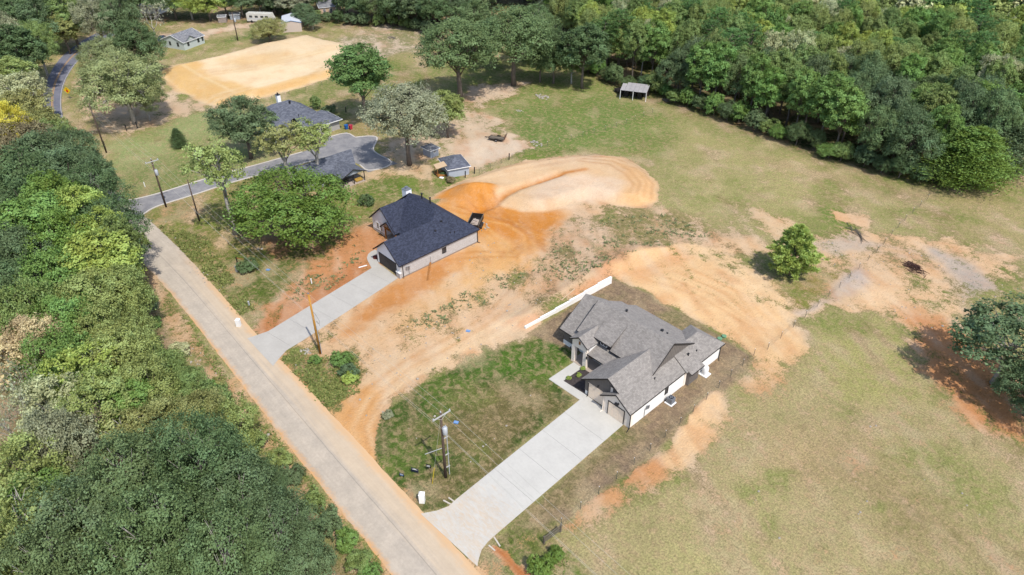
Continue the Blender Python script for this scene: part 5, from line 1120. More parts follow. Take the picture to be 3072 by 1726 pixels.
T(921, 503, 19, 2.4, 'shrub0', 'deep', 'dark round bush left of the white chimney', 'bush', cz=.5, cat='bush')
TB(1985, 692, 52, 568, 'pine2', 'lime', 'young bright green pine alone on the right field', 'pine_tree', rz=.5)
T(2560, 842, 112, 11.5, 'thin', 'dark', 'dark open-branched tree cut by the right edge of the picture', 'oak_tree')
T(2610, 990, 75, 8, 'oak0', 'dark', 'lower dark tree at the right edge below the larger one', 'oak_tree', cz=.5)
T(2440, 405, 80, 12, 'cedar1', 'bright', 'big rounded cedar at the near tip of the right wood', 'cedar_tree', cz=.42)
T(2520, 360, 75, 12, 'cedar1', 'dark', 'tall dark cedar behind the cedar at the wood tip', 'cedar_tree', cz=.45)

# trees behind the far lots, along the top edge
back = [(30,40,60,'deep'),(100,35,55,'dark'),(30,115,60,'deep'),(85,98,42,'mid'),(40,165,36,'dark'),(165,25,50,'mid'),(150,62,32,'olive'),(235,30,45,'gray'),(290,30,45,'dark'),(1190,45,52,'blue'),(1235,80,45,'blue'),(1345,60,60,'blue'),(1395,120,50,'deep'),(1360,135,40,'blue'),(1470,110,62,'deep'),(1440,140,40,'mid')]
for i, (x, y, rp, c) in enumerate(back):
    zz_ = D(x, y, 6.); T(x, y, rp, min(16.5, max(4., 2.5*rp*math.hypot(zz_[0], zz_[1])/1785)), ('oak0','oak1','gum1','fine0')[i % 4], c, '%s tree %s' % (names[c], 'behind the county road bend' if x < 300 else 'behind the mint house' if x < 460 else 'along the sandy track' if x < 660 else 'around the workshop and far tan house' if x < 890 else 'at the back of the far yard' if x < 1150 else 'behind the two large pasture trees'), 'tree', 'trees behind the far lots')
for i, (x, b, rp, tp, c) in enumerate(((330,42,40,-40,'deep'),(400,46,40,-45,'blue'),(445,50,40,-40,'dark'),(485,50,38,-40,'lime'),(530,52,40,-35,'lime'),(572,46,36,-40,'green'),(612,44,36,-40,'dark'),(655,34,34,-45,'deep'),(692,38,34,-40,'dark'),(735,46,36,-25,'gray'),(768,66,26,8,'dark'),(788,76,22,34,'dark'),(800,30,30,-50,'deep'),(875,38,30,-40,'deep'),(905,56,40,-40,'deep'),(950,60,46,-40,'blue'),(1005,66,48,-35,'deep'),(1050,74,46,-30,'dark'),(1095,82,40,-20,'deep'),(1125,70,44,-40,'dark'))):
    TB(x, b, rp, tp, ('oak0','gum1','oak1','fine0')[i % 4], c, '%s tree %s' % (names[c], 'behind the mint house' if x < 460 else 'along the sandy track' if x < 660 else 'around the workshop and far tan house' if x < 890 else 'at the back of the far yard'), 'tree', 'trees behind the far lots')
# the wood left of the road, tree by tree
LW = 'trees of the wood left of the road'
left = [(330,1205,135,15,'fine0','blue'),(500,1168,125,16.5,'fine1','deep'),(205,1330,135,14,'fine1','dark'),(400,1345,140,17,'fine0','blue'),(600,1265,120,14,'fine0','dark'),(570,1400,125,16,'fine1','blue'),(705,1345,105,13,'fine1','dark'),(650,1235,75,12,'fine1','deep'),(120,1430,120,14,'fine0','blue'),(300,1460,130,14,'oak2','blue'),(765,1432,70,9,'oak1','dark'),
 (555,1065,75,9,'oak2','ygreen'),(500,1050,75,10,'oak0','olive'),(400,1070,80,10,'oak1','olive'),(320,1085,70,10,'loose','olive'),(590,1112,48,6,'shrub1','ygreen'),(525,1010,50,7,'shrub1','mid'),
 (200,930,85,12,'thin','lime'),(290,890,80,12,'oak1','ygreen'),(240,1005,85,12,'thin','ygreen'),(130,905,80,13,'oak0','green'),(360,965,75,11,'oak0','ygreen'),(395,925,60,10,'oak2','mid'),(330,1015,60,10,'gum1','green'),(120,1010,75,12,'thin','pale'),(470,975,52,8,'oak1','mid'),
 (140,1110,85,13,'oak0','gray'),(225,1090,60,11,'bare','brown'),(60,1180,80,13,'oak1','ygreen'),(40,1290,85,13,'loose','ygreen'),(30,1060,80,13,'bare','gray'),(30,1400,80,13,'oak0','ygreen'),(100,1240,65,11,'gum1','green'),(60,960,60,12,'bare','gray'),
 (240,650,85,14,'gum0','lime'),(305,606,46,14.5,'gum1','mid'),(295,735,72,12,'oak0','ygreen'),(240,745,85,13,'oak1','ygreen'),(140,705,85,14,'oak0','green'),(60,790,85,14,'oak2','mid'),(160,810,80,13,'oak1','green'),(260,830,75,12,'oak0','ygreen'),(325,825,55,9,'oak2','ygreen'),(90,860,75,13,'oak1','tan'),(20,880,70,12,'loose','tan'),
 (95,560,85,16,'gum1','green'),(165,600,80,15,'oak1','bright'),(205,535,60,16,'gum0','lime'),(255,585,60,14,'gum1','lime'),(130,505,60,16,'gum0','bright'),
 (258,565,84,14,'fine1','deep'),(222,480,75,14,'fine1','deep'),(40,640,75,15,'oak0','dark'),(45,540,80,15,'oak2','deep'),(60,445,90,15,'oak0','deep'),(30,720,60,14,'oak1','deep'),
 (160,440,85,14,'oak1','dark'),(208,428,62,13,'oak0','dark'),(165,372,60,13,'oak2','dark'),(110,390,75,14,'oak1','dark'),(50,355,80,14,'oak0','brown'),(25,318,50,16,'oak1','yellow'),(95,322,55,12,'oak0','olive'),(132,336,42,11,'thin','mid'),
 (38,222,55,13,'thin','pale'),(62,270,48,13,'thin','olive'),(15,185,50,13,'gum1','ygreen'),(75,205,26,13,'loose','pale'),(15,275,55,13,'thin','olive')]
for i, (x, y, rp, h, k, c) in enumerate(left):
    o = T(x, y, rp, h, k, c, None, 'conifer' if k.startswith('cedar') else ('bare_tree' if k == 'bare' else 'tree'), LW)
    where = 'at the lower left' if y > 1150 else 'midway along the wood left of the road' if y > 680 else 'by the lane junction, left of the road' if y > 420 else 'at the upper left beside the county road'
    o['label'] = {'bare': 'nearly leafless %s tree %s', 'thin': 'thin-leaved %s tree with pale branches %s', 'loose': 'sparse %s tree %s'}.get(k, 'dense %s tree ' + ('(tall) ' if False else '') + '%s') % (names[c], where)
# roadside scrub
sc = [(372,772,26,'dark'),(352,800,30,'brown'),(382,812,20,'green'),(372,872,30,'mid'),(430,905,30,'ygreen'),(470,950,28,'mid'),(520,985,30,'green'),(600,1085,30,'ygreen'),(640,1110,28,'mid'),(700,1160,30,'ygreen'),(735,1195,28,'dark'),(790,1260,30,'mid'),(830,1320,36,'dark'),(870,1360,30,'green'),(905,1415,32,'mid'),(930,1440,26,'green'),(450,880,24,'pale'),(545,970,24,'olive'),(325,690,30,'dark'),(340,740,26,'dark')]
for x, y, rp, c in sc: T(x, y, rp, rp*.085, random.choice(('shrub0','shrub1')), c, 'low %s bush on the left verge of the road' % names[c], 'bush', 'bushes on the left verge', cz=.45, cat='bush')
for x, y, rp, c, l in ((858,905,26,'green','leafy weed clump beside the dirt track near the yellow pole'),(878,935,24,'dark','dark weed clump behind the round yellow-green bush'),(880,950,20,'lime','round yellow-green bush on the weedy island'),(792,905,16,'green','small green weed clump left of the yellow pole foot'),(622,668,26,'deep','dark vine-covered bush on the old gate post'),(1395,1395,22,'bright','bright weeds at the lower end of the wire fence'),(975,1043,14,'gray','gray-green weed at the left tip of the sodded lawn'),(1360,1425,30,'bright','tall bright weeds at the bottom edge by the ditch'),(790,565,30,'mid','understory bush below the big oak'),(1132,452,14,'brown','dark purple bush at the corner of the pale blue shed'),(1115,436,9,'deep','green plant under the shed porch')):
    T(x, y, rp, rp*.075, 'shrub0', c, l, 'bush', cz=.45, cat='bush')
# wood behind the back houses and the right-hand wood: individuals near, one mass beyond
POLY_R = DP((1405,150),(1480,190),(1560,222),(1640,238),(1700,262),(1800,300),(1900,335),(2000,372),(2100,408),(2200,440),(2320,468),(2400,440),(2470,455),(2560,440),(2700,420))
def fill(polyfun, bounds, spacing, seed):
    r = np.random.default_rng(seed); x0, x1, y0, y1 = bounds; pts = []
    for i in range(int((x1-x0)/spacing)):
        for j in range(int((y1-y0)/spacing)):
            x = x0 + (i + .5 + (j % 2)*.5 + r.uniform(-.36, .36))*spacing; y = y0 + (j + .5 + r.uniform(-.36, .36))*spacing; pts.append((x, y))
    P = np.array(pts); return P[polyfun(P[:,0], P[:,1])]
far = np.array([[-90, 460], [-420, 520], [-560, 320], [-300, 260]])
edge_r = np.vstack([POLY_R, [[60, 420]], [[-60, 620]], [[-520, 560]], DP((900,-60))+[[-60,40]], DP((1330,20)), DP((1420,120))])
edge_t = np.vstack([DP((470,10)), DP((640,14)), DP((700,22)), DP((780,40)), DP((900,62)), DP((985,62)), DP((1075,80)), DP((1190,70)), DP((1330,25)), DP((1420,120)), DP((1480,60)), [[-200, 300]], [[-420, 330]], [[-560, 160]], [[-420,110]]])
edge_l = np.vstack([DP((300,60)), DP((255,90)), DP((200,118)), DP((170,110)), DP((120,150)), DP((100,170)), DP((-60,170)), [[-420,20]], [[-520,110]], DP((420,8))])
AV = [np.array(p) for p in (DP((560,58)), DP((655,45)), DP((830,30)), DP((352,32)), DP((710,70)), DP((470,110)))]
def inside(E, m=2.0):
    def f(X, Y):
        k = poly_sd(E, X, Y) > m
        for p in AV: k &= (np.hypot(X - p[0][0], Y - p[0][1]) > 11)
        k &= poly_sd(ROAD, X, Y) < -9
        return k
    return f
FP = np.vstack([fill(inside(edge_r), (-560, 60, 60, 620), 6.4, 1), fill(inside(edge_t, 1.), (-560, -120, 60, 340), 6.6, 2), fill(inside(edge_l, 1.), (-520, -180, 0, 130), 6.8, 3)])
dist = np.hypot(FP[:,0], FP[:,1])
az = np.degrees(np.arctan2(FP[:,1], FP[:,0])) - math.degrees(YAW)
bx_, by_ = proj(FP[:,0], FP[:,1]); tx_, ty_ = proj(FP[:,0], FP[:,1], 14.)
vis = (np.abs(az) < 60) & (by_ > -12) & (tx_ > -110) & (tx_ < 2690); FP, dist = FP[vis], dist[vis]
o_ = np.argsort(dist); FP, dist = FP[o_], dist[o_]
zone = fbm(FP[:,0], FP[:,1], .03, 3); zr = np.random.default_rng(12).random((len(FP), 4))
edge_d = -np.minimum.reduce([np.abs(poly_sd(POLY_R, FP[:,0], FP[:,1]))*-1, -np.zeros(len(FP))])
KINDS = [('dark','oak0'),('blue','oak1'),('green','gum0'),('mid','gum1'),('lime','gum0'),('gray','oak2'),('ygreen','oak0'),('pale','thin'),('pine','pine1'),('olive','oak1'),('deep','fine0'),('bright','gum1')]
def pick(i):
    x, y = FP[i]; z = zone[i] + (zr[i,0]-.5)*.35; left_ = x < -190 and y < 190
    if left_: w = ['deep','dark','blue','mid','dark','olive','lime','gray','dark','deep']
    elif dist[i] < 190: w = ['dark','blue','mid','dark','green','mid','blue','green','mid','dark']
    else: w = ['green','ygreen','mid','lime','pine','pale','ygreen','green','pine','mid']
    c = w[int(np.clip((z - .22)/.56, 0, .999)*10)] if zr[i,1] > .35 else w[int(zr[i,2]*10)]
    k = dict(dark='oak0', blue='oak1', deep='fine1', gray='oak2', mid='gum1', green='gum0', olive='oak1', lime='gum0', pale='thin', pine='pine1', ygreen='oak0', bright='gum1')[c]
    return c, k
def forest_label(cn, kd, reg, x, y, h):
    px, py = proj(x, y, h*.6)
    if 'right' in reg:
        ew = poly_sd(edge_r, np.array([x]), np.array([y]))[0]
        dep = 'at the field edge' if ew < 9 else ('near the top edge' if py < 90 else 'inside the wood')
        lm = 'left of the lean-to' if px < 1540 else 'above the lean-to' if px < 1720 else 'right of the lean-to' if px < 1980 else 'above the young pine' if px < 2250 else 'near the cedar tip'
        return '%s %s %s, %s' % (cn, kd, dep, lm)
    if 'houses' in reg:
        lm = 'left of the workshop' if px < 640 else 'behind the workshop' if px < 780 else 'around the far tan house' if px < 900 else 'behind the far yard'
        return '%s %s %s' % (cn, kd, lm)
    return '%s %s beyond the county road' % (cn, kd)
n_ind = 260
for i in range(min(n_ind, len(FP))):
    c, k = pick(i); x, y = FP[i]; h = 12.5 + 5*zr[i,3]; R = (4.3 if k[:3] in ('oak','fin') else 3.6)*(.88 + .35*zr[i,1])
    reg = 'wood along the right field edge' if y > 150 or x > -120 else ('wood behind the back houses' if y > 60 else 'wood beyond the county road')
    o = tree(k, (x, y), h, R, col(*CO[c], .14), forest_label(names[c], 'pine' if k == 'pine1' else 'tree', reg, x, y, h), 'pine_tree' if k == 'pine1' else 'tree', 'trees of the ' + reg)
# understory along the field edge so that no trunks show through
eg = resample(POLY_R[:12], 3.6)
for i, (x, y) in enumerate(eg):
    q = random.random(); c = random.choice(('dark','deep','dark','mid','blue','green'))
    tree(random.choice(('shrub1','shrub1','oak2')), (x + random.uniform(-1, .6), y + random.uniform(.6, 2.2)), random.uniform(3.0, 6.0), random.uniform(1.9, 2.9), col(*CO[c], .12), 'low %s bush at the foot of the right wood' % names[c], 'bush', 'bushes along the right wood edge', cat='bush')
eg = resample(np.vstack([DP((690,30)), DP((780,48)), DP((900,66)), DP((985,66)), DP((1080,84))]), 4.5)
for i, (x, y) in enumerate(eg):
    c = random.choice(('dark','deep','dark','mid')); tree('shrub1', (x, y), random.uniform(3, 5), random.uniform(2, 3), col(*CO[c], .12), 'low %s bush at the back edge of the far yard' % names[c], 'bush', 'bushes at the back of the far yard', cat='bush')
# the far wood: one mass
def far_wood():
    rest = list(range(n_ind, len(FP)))
    cols = ['green','lime','mid','pale','gray','ygreen','dark','pine']; pts = {c: [] for c in cols}
    for i in rest:
        c, _ = pick(i); pts[c if c in cols else 'dark'].append(i)
    V = []; R_ = []
    lp, _ = broad_crown('far_crown', 91, 13, 4.4, 1.0, 16, 1700, .72); n = len(lp.vertices); base = np.empty(n*3, np.float32); lp.vertices.foreach_get('co', base); base = base.reshape(-1, 3)
    rnd = np.empty(n, np.float32); lp.attributes['rnd'].data.foreach_get('value', rnd)
    rr = np.random.default_rng(5); allV = []; allC = []; tot = 0
    for c in cols:
        for i in pts[c]:
            th = rr.random()*6.28; s = .85 + .4*rr.random(); M = np.array([[math.cos(th), -math.sin(th), 0], [math.sin(th), math.cos(th), 0], [0, 0, 1]])
            allV.append(base@M.T*np.array([s, s, .9 + .4*rr.random()]) + np.array([FP[i,0], FP[i,1], 0])); k = tuple(.78*q for q in col(*CO[c], .14))
            allC.append(np.concatenate([np.tile(k, (n, 1))*(.66 + .72*rnd)[:,None], np.ones((n, 1))], 1)); tot += 1
    bpy.data.meshes.remove(lp)
    if not allV: return
    V = np.concatenate(allV).astype(np.float32); Cc = np.concatenate(allC).astype(np.float32); m = len(V)//4
    me = bpy.data.meshes.new('far_wood'); me.vertices.add(len(V)); me.vertices.foreach_set('co', V.ravel()); me.loops.add(4*m); me.loops.foreach_set('vertex_index', np.arange(4*m, dtype=np.int32)); me.polygons.add(m); me.polygons.foreach_set('loop_start', (np.arange(m)*4).astype(np.int32)); me.update(calc_edges=True)
    a = me.attributes.new('leafcol', 'FLOAT_COLOR', 'POINT'); a.data.foreach_set('color', Cc.ravel())
    t = NT('far_foliage'); at = t.new('ShaderNodeAttribute', attribute_name='leafcol'); t.b.inputs['Specular IOR Level'].default_value = .15; me.materials.append(t.done(at.outputs['Color'], .7))
    tag(link('far_wood', me), 'dense mixed green wood filling the far upper right', 'wood', kind='stuff'); print('far wood trees', tot, 'individual', NTREE[0], 'tris', 2*m)
far_wood()
# ------------------------------------------------------------------ poles and wires
M_POLE = mat('creosote_pole', (.075,.052,.04), .85, .3, 3., 18., .3)
M_NEWP = mat('new_treated_pole', A(206,150,66), .8, .25, 1.2, 14., .2)
M_XARM = mat('pale_crossarm', A(206,204,200), .75, .12, 3., 16., .1)
M_CAN = mat('transformer_paint', A(206,210,216), .4, .05, 3., 10., 0.)
M_WIRE = mat('bare_wire', A(210,208,196), .5, .05, 1., 4., 0.)
M_YGUARD = mat('yellow_guard', A(216,190,40), .5, .08)
def gpx(px, py): p = D(px, py); return np.array([p[0], p[1], hz(*p)])
P2 = gpx(418, 521); P1 = gpx(1121, 1201); P3 = gpx(502, 557); P4 = gpx(806, 889); P5 = gpx(268, 385); P6 = D(598.5, 102.5); P6 = np.array([*P6, 0])
ldir = (P1 - P2)[:2]; ldir = ldir/np.linalg.norm(ldir); lang = math.atan2(ldir[1], ldir[0])
def pole(loc, h, label, m=M_POLE, arm=None, can=False, r=.15, rz=0., lean=(0, 0)):
    o = empty('utility_pole', tuple(loc), label, 'pole', None, None, rz); o.rotation_euler = (lean[0], lean[1], rz)
    MB().tube([(0,0,-.5),(0,0,h*.5),(0,0,h)], [r*1.1, r*.95, r*.72], 12).build('shaft', m, o, True)
    if arm:
        a = MB().bar((.16,-arm,h-.35),(.16,arm,h-.35),.11,.14).build('crossarm', M_XARM, o)
        for s in (-1, 1):
            MB().bar((.16,s*arm*.55,h-.4),(.12,0,h-1.0),.04,.03).build('brace', M_XARM, a)
            MB().tube([(.16,s*(arm-.1),h-.28),(.16,s*(arm-.1),h-.16),(.16,s*(arm-.1),h-.06)], [.05,.085,.05], 8).build('insulator', M_CAN, a)
        MB().tube([(0,0,h),(0,0,h+.12),(0,0,h+.24)], [.05,.08,.05], 8).build('insulator', M_CAN, a)
    if can:
        c = MB().tube([(.42,.12,h-3.1),(.42,.12,h-3.05),(.42,.12,h-2.1),(.42,.12,h-2.02)], [.25,.29,.29,.22], 14).build('transformer', M_CAN, o, True)
        MB().tube([(.42,.0,h-2.02),(.42,.0,h-1.8)], .05, 8).tube([(.42,.25,h-2.02),(.42,.25,h-1.8)], .05, 8).build('bushing', M_CAN, c)
        MB().bar((.1,.05,h-2.4),(.3,.1,h-2.4),.08,.1).build('bracket', M_GALV, c)
    return o
o1 = pole(P1, 10.7, 'dark utility pole with crossarm, transformer and conduit on the green lawn', arm=1.22, can=True, r=.17, rz=lang)
H1p = 10.7
for z in (6.4, 3.6, 1.5): MB().bar((-.05,.2,z),(-.05,.75,z),.1,.1).build('standoff', M_XARM, o1)
MB().tube([(-.05,.62,0),(-.05,.62,6.6)], .055, 8).build('conduit', M_PIPE, o1)
MB().tube([(0,0,5.1),(-1.0,-1.9,4.6)], .04, 8).build('side_bracket', M_PIPE, o1)
pole(P2, 10.0, 'dark utility pole with crossarm and transformer beside the asphalt lane mouth', arm=1.22, can=True, r=.17, rz=lang + .05)
pole(P3, 8.6, 'plain dark utility pole on the corner lawn', r=.13)
o4 = pole(P4, 10.6, 'new yellow-brown utility pole beside the gray driveway', M_NEWP, r=.17, rz=lang, lean=(.0, .0))
MB().tube([(.18,.12,0),(.18,.12,5.2)], .05, 8).build('conduit', M_PIPE, o4); MB().tube([(0,0,10.55),(0,0,10.75)], .12, 8).build('pole_top', M_GALV, o4); MB().bar((-.7,0,2.3),(.7,.0,2.3),.05,.05).build('bolt', M_FASC, o4)
MB().tube([(.2+.55*math.sin(t*.55)+.3*min(t,3), .1, 7.6-.55*(1-math.cos(t*.55))*.8-.12*t) for t in range(0, 14)], .018, 5).build('wire_coil', M_BLK, o4)
pole(P5, 11.3, 'tall dark utility pole at the edge of the upper left lawn', r=.16)
pole(P6, 8.8, 'far dark utility pole left of the beige workshop', arm=None, can=True, r=.16, rz=1.)
def wire(a, b, sag, label, r=.010, n=18):
    a = np.array(a, float); b = np.array(b, float); t = np.linspace(0, 1, n); P = a + (b-a)*t[:,None]; P[:,2] -= 4*sag*t*(1-t)
    tag(MB().tube([tuple(p) for p in P], r, 4).build('overhead_wire', M_WIRE), label, 'wire', 'overhead wires')
nrm = np.array([-ldir[1], ldir[0]]); P0 = np.array([*(P1[:2] + ldir*75), 0.]); Pm1 = np.array([*(P5[:2]), 0.])
for k, (of, za, zb, l) in enumerate(((-1.12,10.4,9.7,'near outer'),(0.,10.9,10.2,'middle'),(1.12,10.4,9.7,'far outer'),(.1,7.8,7.2,'low'))):
    a = np.array([*(P2[:2] + nrm*of), zb]); b = np.array([*(P1[:2] + nrm*of), za]); c = np.array([*(P0[:2] + nrm*of), za]); e = np.array([*(P5[:2] + nrm*of*.5), zb+1])
    wire(a, b, 1.1, l + ' overhead wire crossing the lots between the two transformer poles'); wire(b, c, 1.0, l + ' overhead wire over the pale driveway running off the lower edge'); wire(e, a, .6, l + ' overhead wire over the upper left lawn')
ga = D(1087, 1218)
gy = empty('guy_wire', (*ga, 0), 'guy wire with yellow guard beside the lawn utility pole', 'guy wire'); top = np.array([*(P1[:2] - ga), 10.2])
MB().tube([(0,0,0), tuple(top)], .012, 4).build('cable', M_WIRE, gy); u = top/np.linalg.norm(top); MB().tube([tuple(u*.1), tuple(u*2.6)], .045, 8).build('guard', M_YGUARD, gy)

# ------------------------------------------------------------------ signs, boxes, lids
M_SIGNB = mat('navy_sign', A(34,44,74), .5, .06); M_SIGNK = mat('black_sign', A(40,38,40), .5, .06); M_LBLUE = mat('light_blue_panel', A(140,176,222), .5, .05)
def yard_sign(px, py, w, h, m, label, rz, leg=.45, bars=2):
    o = empty('yard_sign', tuple(gpx(px, py)), label, 'sign', rz=rz)
    MB().cbox(0, 0, leg + h/2, w, .03, h).build('board', m, o)
    for s in (-1, 1): MB().bar((s*w*.42,0,-.1),(s*w*.42,0,leg+.05),.035).build('leg', M_FASC, o)
    for k in range(bars): MB().box(-w*.38, w*.38*(1-.25*k), -.022, -.0155, leg+h*(.62-.3*k), leg+h*(.62-.3*k)+h*.12).build('lettering_band', M_WTRIM, o)
    return o
o = yard_sign(1011, 1201, .6, .45, M_SIGNB, 'small navy yard sign nearest the road on the lawn', .5, .3, 1); MB().box(-.2,.2,-.023,-.017,.38,.55).build('picture_panel', M_LBLUE, o)
o = yard_sign(1044, 1192, .95, .62, M_SIGNB, 'larger navy yard sign with white band, middle of three', .5, .35, 1); MB().box(-.15,.15,-.023,-.017,.72,.92).build('emblem', M_WTRIM, o)
yard_sign(1079, 1187, .62, .6, M_SIGNK, 'black yard sign with white lines beside the yellow guy guard', .5, .7, 2)
def pillar_mailbox(px, py, label, m, h=1.5, w=.62):
    o = empty('mailbox_pillar', tuple(gpx(px, py)), label, 'mailbox', rz=.75)
    MB().cbox(0,0,h/2-.1,w,w*.9,h).build('pillar', m, o); b = MB(); b.v = [(-w/2-.04,-w/2,h-.1),(w/2+.04,-w/2,h-.1),(w/2+.04,w/2,h-.1),(-w/2-.04,w/2,h-.1),(-w*.3,-w*.3,h+.08),(w*.3,-w*.3,h+.08),(w*.3,w*.3,h+.08),(-w*.3,w*.3,h+.08)]; b.f = [(3,2,1,0),(4,5,6,7),(0,1,5,4),(1,2,6,5),(2,3,7,6),(3,0,4,7)]; b.build('cap', m, o)
    MB().cbox(-w/2-.01,0,h*.72,.05,.26,.24).build('door', M_BLK, o)
pillar_mailbox(1062, 1262, 'white brick mailbox pillar on the lawn by the road', M_WHITE); pillar_mailbox(601, 820, 'white mailbox pillar at the grass corner by the gray driveway', M_WTRIM, 1.3, .6)
M_BLUEL = mat('blue_lid_paint', A(110,160,220), .5, .08)
for x, y, l in ((1147,1063,'blue utility lid lying in the green lawn'),(674,679,'blue utility lid in the grass near the vine-covered gate'),(1177,833,'pale blue utility lid in the bare dirt lot')):
    o = empty('water_meter_box', tuple(gpx(x, y)), l, 'meter box', rz=.5); MB().cbox(0,0,.04,.62,.45,.1).build('box', M_BLUEL, o); MB().cbox(0,0,.1,.5,.33,.03).build('cover', M_LBLUE, o)
def post(name, px, py, h, r, m, label, cat, cap=True):
    o = empty(name, tuple(gpx(px, py)), label, cat); MB().tube([(0,0,-.1),(0,0,h)], r, 10).build('body', m, o)
    if cap: MB().tube([(0,0,h),(0,0,h+.05),(0,0,h+.1)], [r*1.15, r*1.15, r*.5], 10).build('cap', m, o)
post('utility_pedestal', 596, 683, 1.0, .22, M_PIPE, 'gray utility pedestal beside the vine-covered gate', 'pedestal'); post('vent_pipe', 784, 713, .9, .09, M_WTRIM, 'white plastic pipe standing in the red soil by the gray driveway', 'pipe'); post('meter_post', 627, 769, .8, .13, M_PIPE, 'small gray meter post in the grass near the road', 'post'); post('marker_post', 365, 470, 1.0, .08, M_WTRIM, 'white marker post on the left lawn by the lane', 'post')
# old gate
og = empty('old_gate', tuple(gpx(612, 668)), 'old wooden gate frame overgrown with vine on the corner lawn', 'gate', rz=.5)
MB().bar((-1.1,0,-.1),(-1.1,0,1.5),.16).build('post', M_FASC, og); MB().bar((1.0,0,-.1),(1.0,0,1.6),.18).build('post', M_TIMB, og); MB().bar((-1.1,0,1.3),(1.0,0,1.35),.09).build('rail', M_TIMB, og)
# stop-ahead sign by the county road
rs = empty('road_sign', tuple(gpx(177, 250)), 'yellow diamond road sign with red disc beside the county road', 'sign', rz=YAW - math.pi/2 - .15)
MB().bar((0,0,-.1),(0,0,2.4),.07).build('post', M_GALV, rs); b = MB(); s = .95; zc = 2.35
b.v = [(0,-.06,zc-s),(s,-.06,zc),(0,-.06,zc+s),(-s,-.06,zc)] + [(0,-.03,zc-s),(s,-.03,zc),(0,-.03,zc+s),(-s,-.03,zc)]; b.f = [(0,1,2,3),(7,6,5,4),(0,4,5,1),(1,5,6,2),(2,6,7,3),(3,7,4,0)]; b.build('panel', mat('sign_yellow', A(252,206,20), .5, .03), rs)
MB().tube([(0,-.075,zc-.18),(0,-.062,zc-.18)], .33, 8).build('octagon', mat('sign_red', A(214,50,36), .5, .03), rs); MB().box(-.06,.06,-.075,-.062,zc+.2,zc+.62).build('arrow', M_BLK, rs)

# ------------------------------------------------------------------ retaining wall
rw = empty('retaining_wall', (-59.4, 58.4, 0), 'stepped white block retaining wall left of the gray-roofed house', 'wall')
q0, q1 = np.array((-59.55, 58.5)), np.array((-58.6, 77.2)); nseg = 6
for k in range(nseg):
    a = q0 + (q1-q0)*k/nseg - np.array((-59.4, 58.4)); b_ = q0 + (q1-q0)*(k+1)/nseg - np.array((-59.4, 58.4)); hh = .42 + .16*k
    b = MB(); w = .16; L = b_ - a; n = np.array((-L[1], L[0]))/np.linalg.norm(L)*w; b.prism([tuple(a-n), tuple(b_-n*1.0 - L*.002), tuple(b_+n - L*.002), tuple(a+n)], -.3, hh); b.build('block_course', M_WHITE, rw)
    for j in range(4):
        c = a + L*(j+.5)/4; d = L/4*.96; b = MB(); b.prism([tuple(c-d/2-n*1.15), tuple(c+d/2-n*1.15), tuple(c+d/2+n*1.15), tuple(c-d/2+n*1.15)], hh, hh+.07); b.build('cap_block', M_WTRIM, rw)
pp = GP(1412, 756), GP(1445, 728); tag(MB().tube([(*pp[0][:2], pp[0][2]+.08), (*pp[1][:2], pp[1][2]+.08)], .09, 8).build('drain_pipe', M_TAN), 'long tan pipe lying in the dirt beside the white retaining wall', 'pipe')
# ------------------------------------------------------------------ fences
M_TPOST = mat('steel_post', A(96,98,90), .6, .15)
def wire_fence(pts, label, step=3.2, h=1.25, wires=(.4,.8,1.15), wob=.0, name='wire_fence', group=None):
    P = resample(pts, step); base = np.array([*P[0], 0]); f = empty(name, tuple(base), label, 'fence', group)
    Z = [hz(*p) for p in P]
    for p, z in zip(P, Z):
        l = random.uniform(-.05, .05); MB().bar((p[0]-base[0], p[1]-base[1], z-.1), (p[0]-base[0]+l, p[1]-base[1]+l*.6, z+h), .055, .045).build('post', M_TPOST, f)
        MB().cbox(p[0]-base[0]+l, p[1]-base[1]+l*.6, z+h+.03, .06, .05, .1).build('post_tip', M_WTRIM, f)
    for w in wires: MB().tube([(p[0]-base[0], p[1]-base[1], z+w) for p, z in zip(P, Z)], .008, 3).build('strand', M_TPOST, f)
    return f
wire_fence(DP((1412,1322),(1500,1245),(1600,1165),(1720,1058),(1830,955),(1895,895)), 'wire fence with thin steel posts below the gray-roofed house', 2.9)
wire_fence(DP((1930,880),(2010,810),(2110,725),(2200,640),(2270,560),(2330,505)), 'wire fence with thin posts crossing the right field toward the wood', 3.4)
wire_fence(DP((1205,437),(1290,398),(1380,368),(1480,340),(1560,318),(1640,285)), 'wire fence between the worn yard and the pasture', 3.0, 1.2)
wire_fence(DP((640,262),(720,240),(850,205)), 'low wire fence along the near edge of the fill pad', 4.0, 1.0)
hb = empty('wooden_fence_brace', tuple(gpx(1368, 1368)), 'weathered wooden fence brace with rails at the lower end of the wire fence', 'fence brace'); e = gpx(1409, 1338) - gpx(1368, 1368)
M_OLDW = mat('gray_weathered_wood', A(128,118,104), .9, .25, 3., 18., .3)
for t in (0, 1): MB().bar((e[0]*t, e[1]*t, -.2), (e[0]*t, e[1]*t, 1.3), .18).build('post', M_OLDW, hb)
for z in (.35, .75, 1.15): MB().bar((0,0,z), (e[0], e[1], z), .06, .13).build('rail', M_OLDW, hb)
for x, y, l in ((1193,437,'dark fence post at the corner of the pale blue shed'),(1170,447,'short dark post before the pale blue shed'),(1280,402,'dark wooden post on the far wire fence line'),(319,330,'dark leaning post with a board on the sandy edge'),(345,322,'thin dark post on the sandy edge of the left lawn'),(870,283,'thin dark post on the lawn behind the hip-roofed house')):
    tag(MB().bar((0,0,-.2),(.05,.03,1.5),.16).build('fence_post', M_FASC), l, 'post').location = tuple(gpx(x, y))
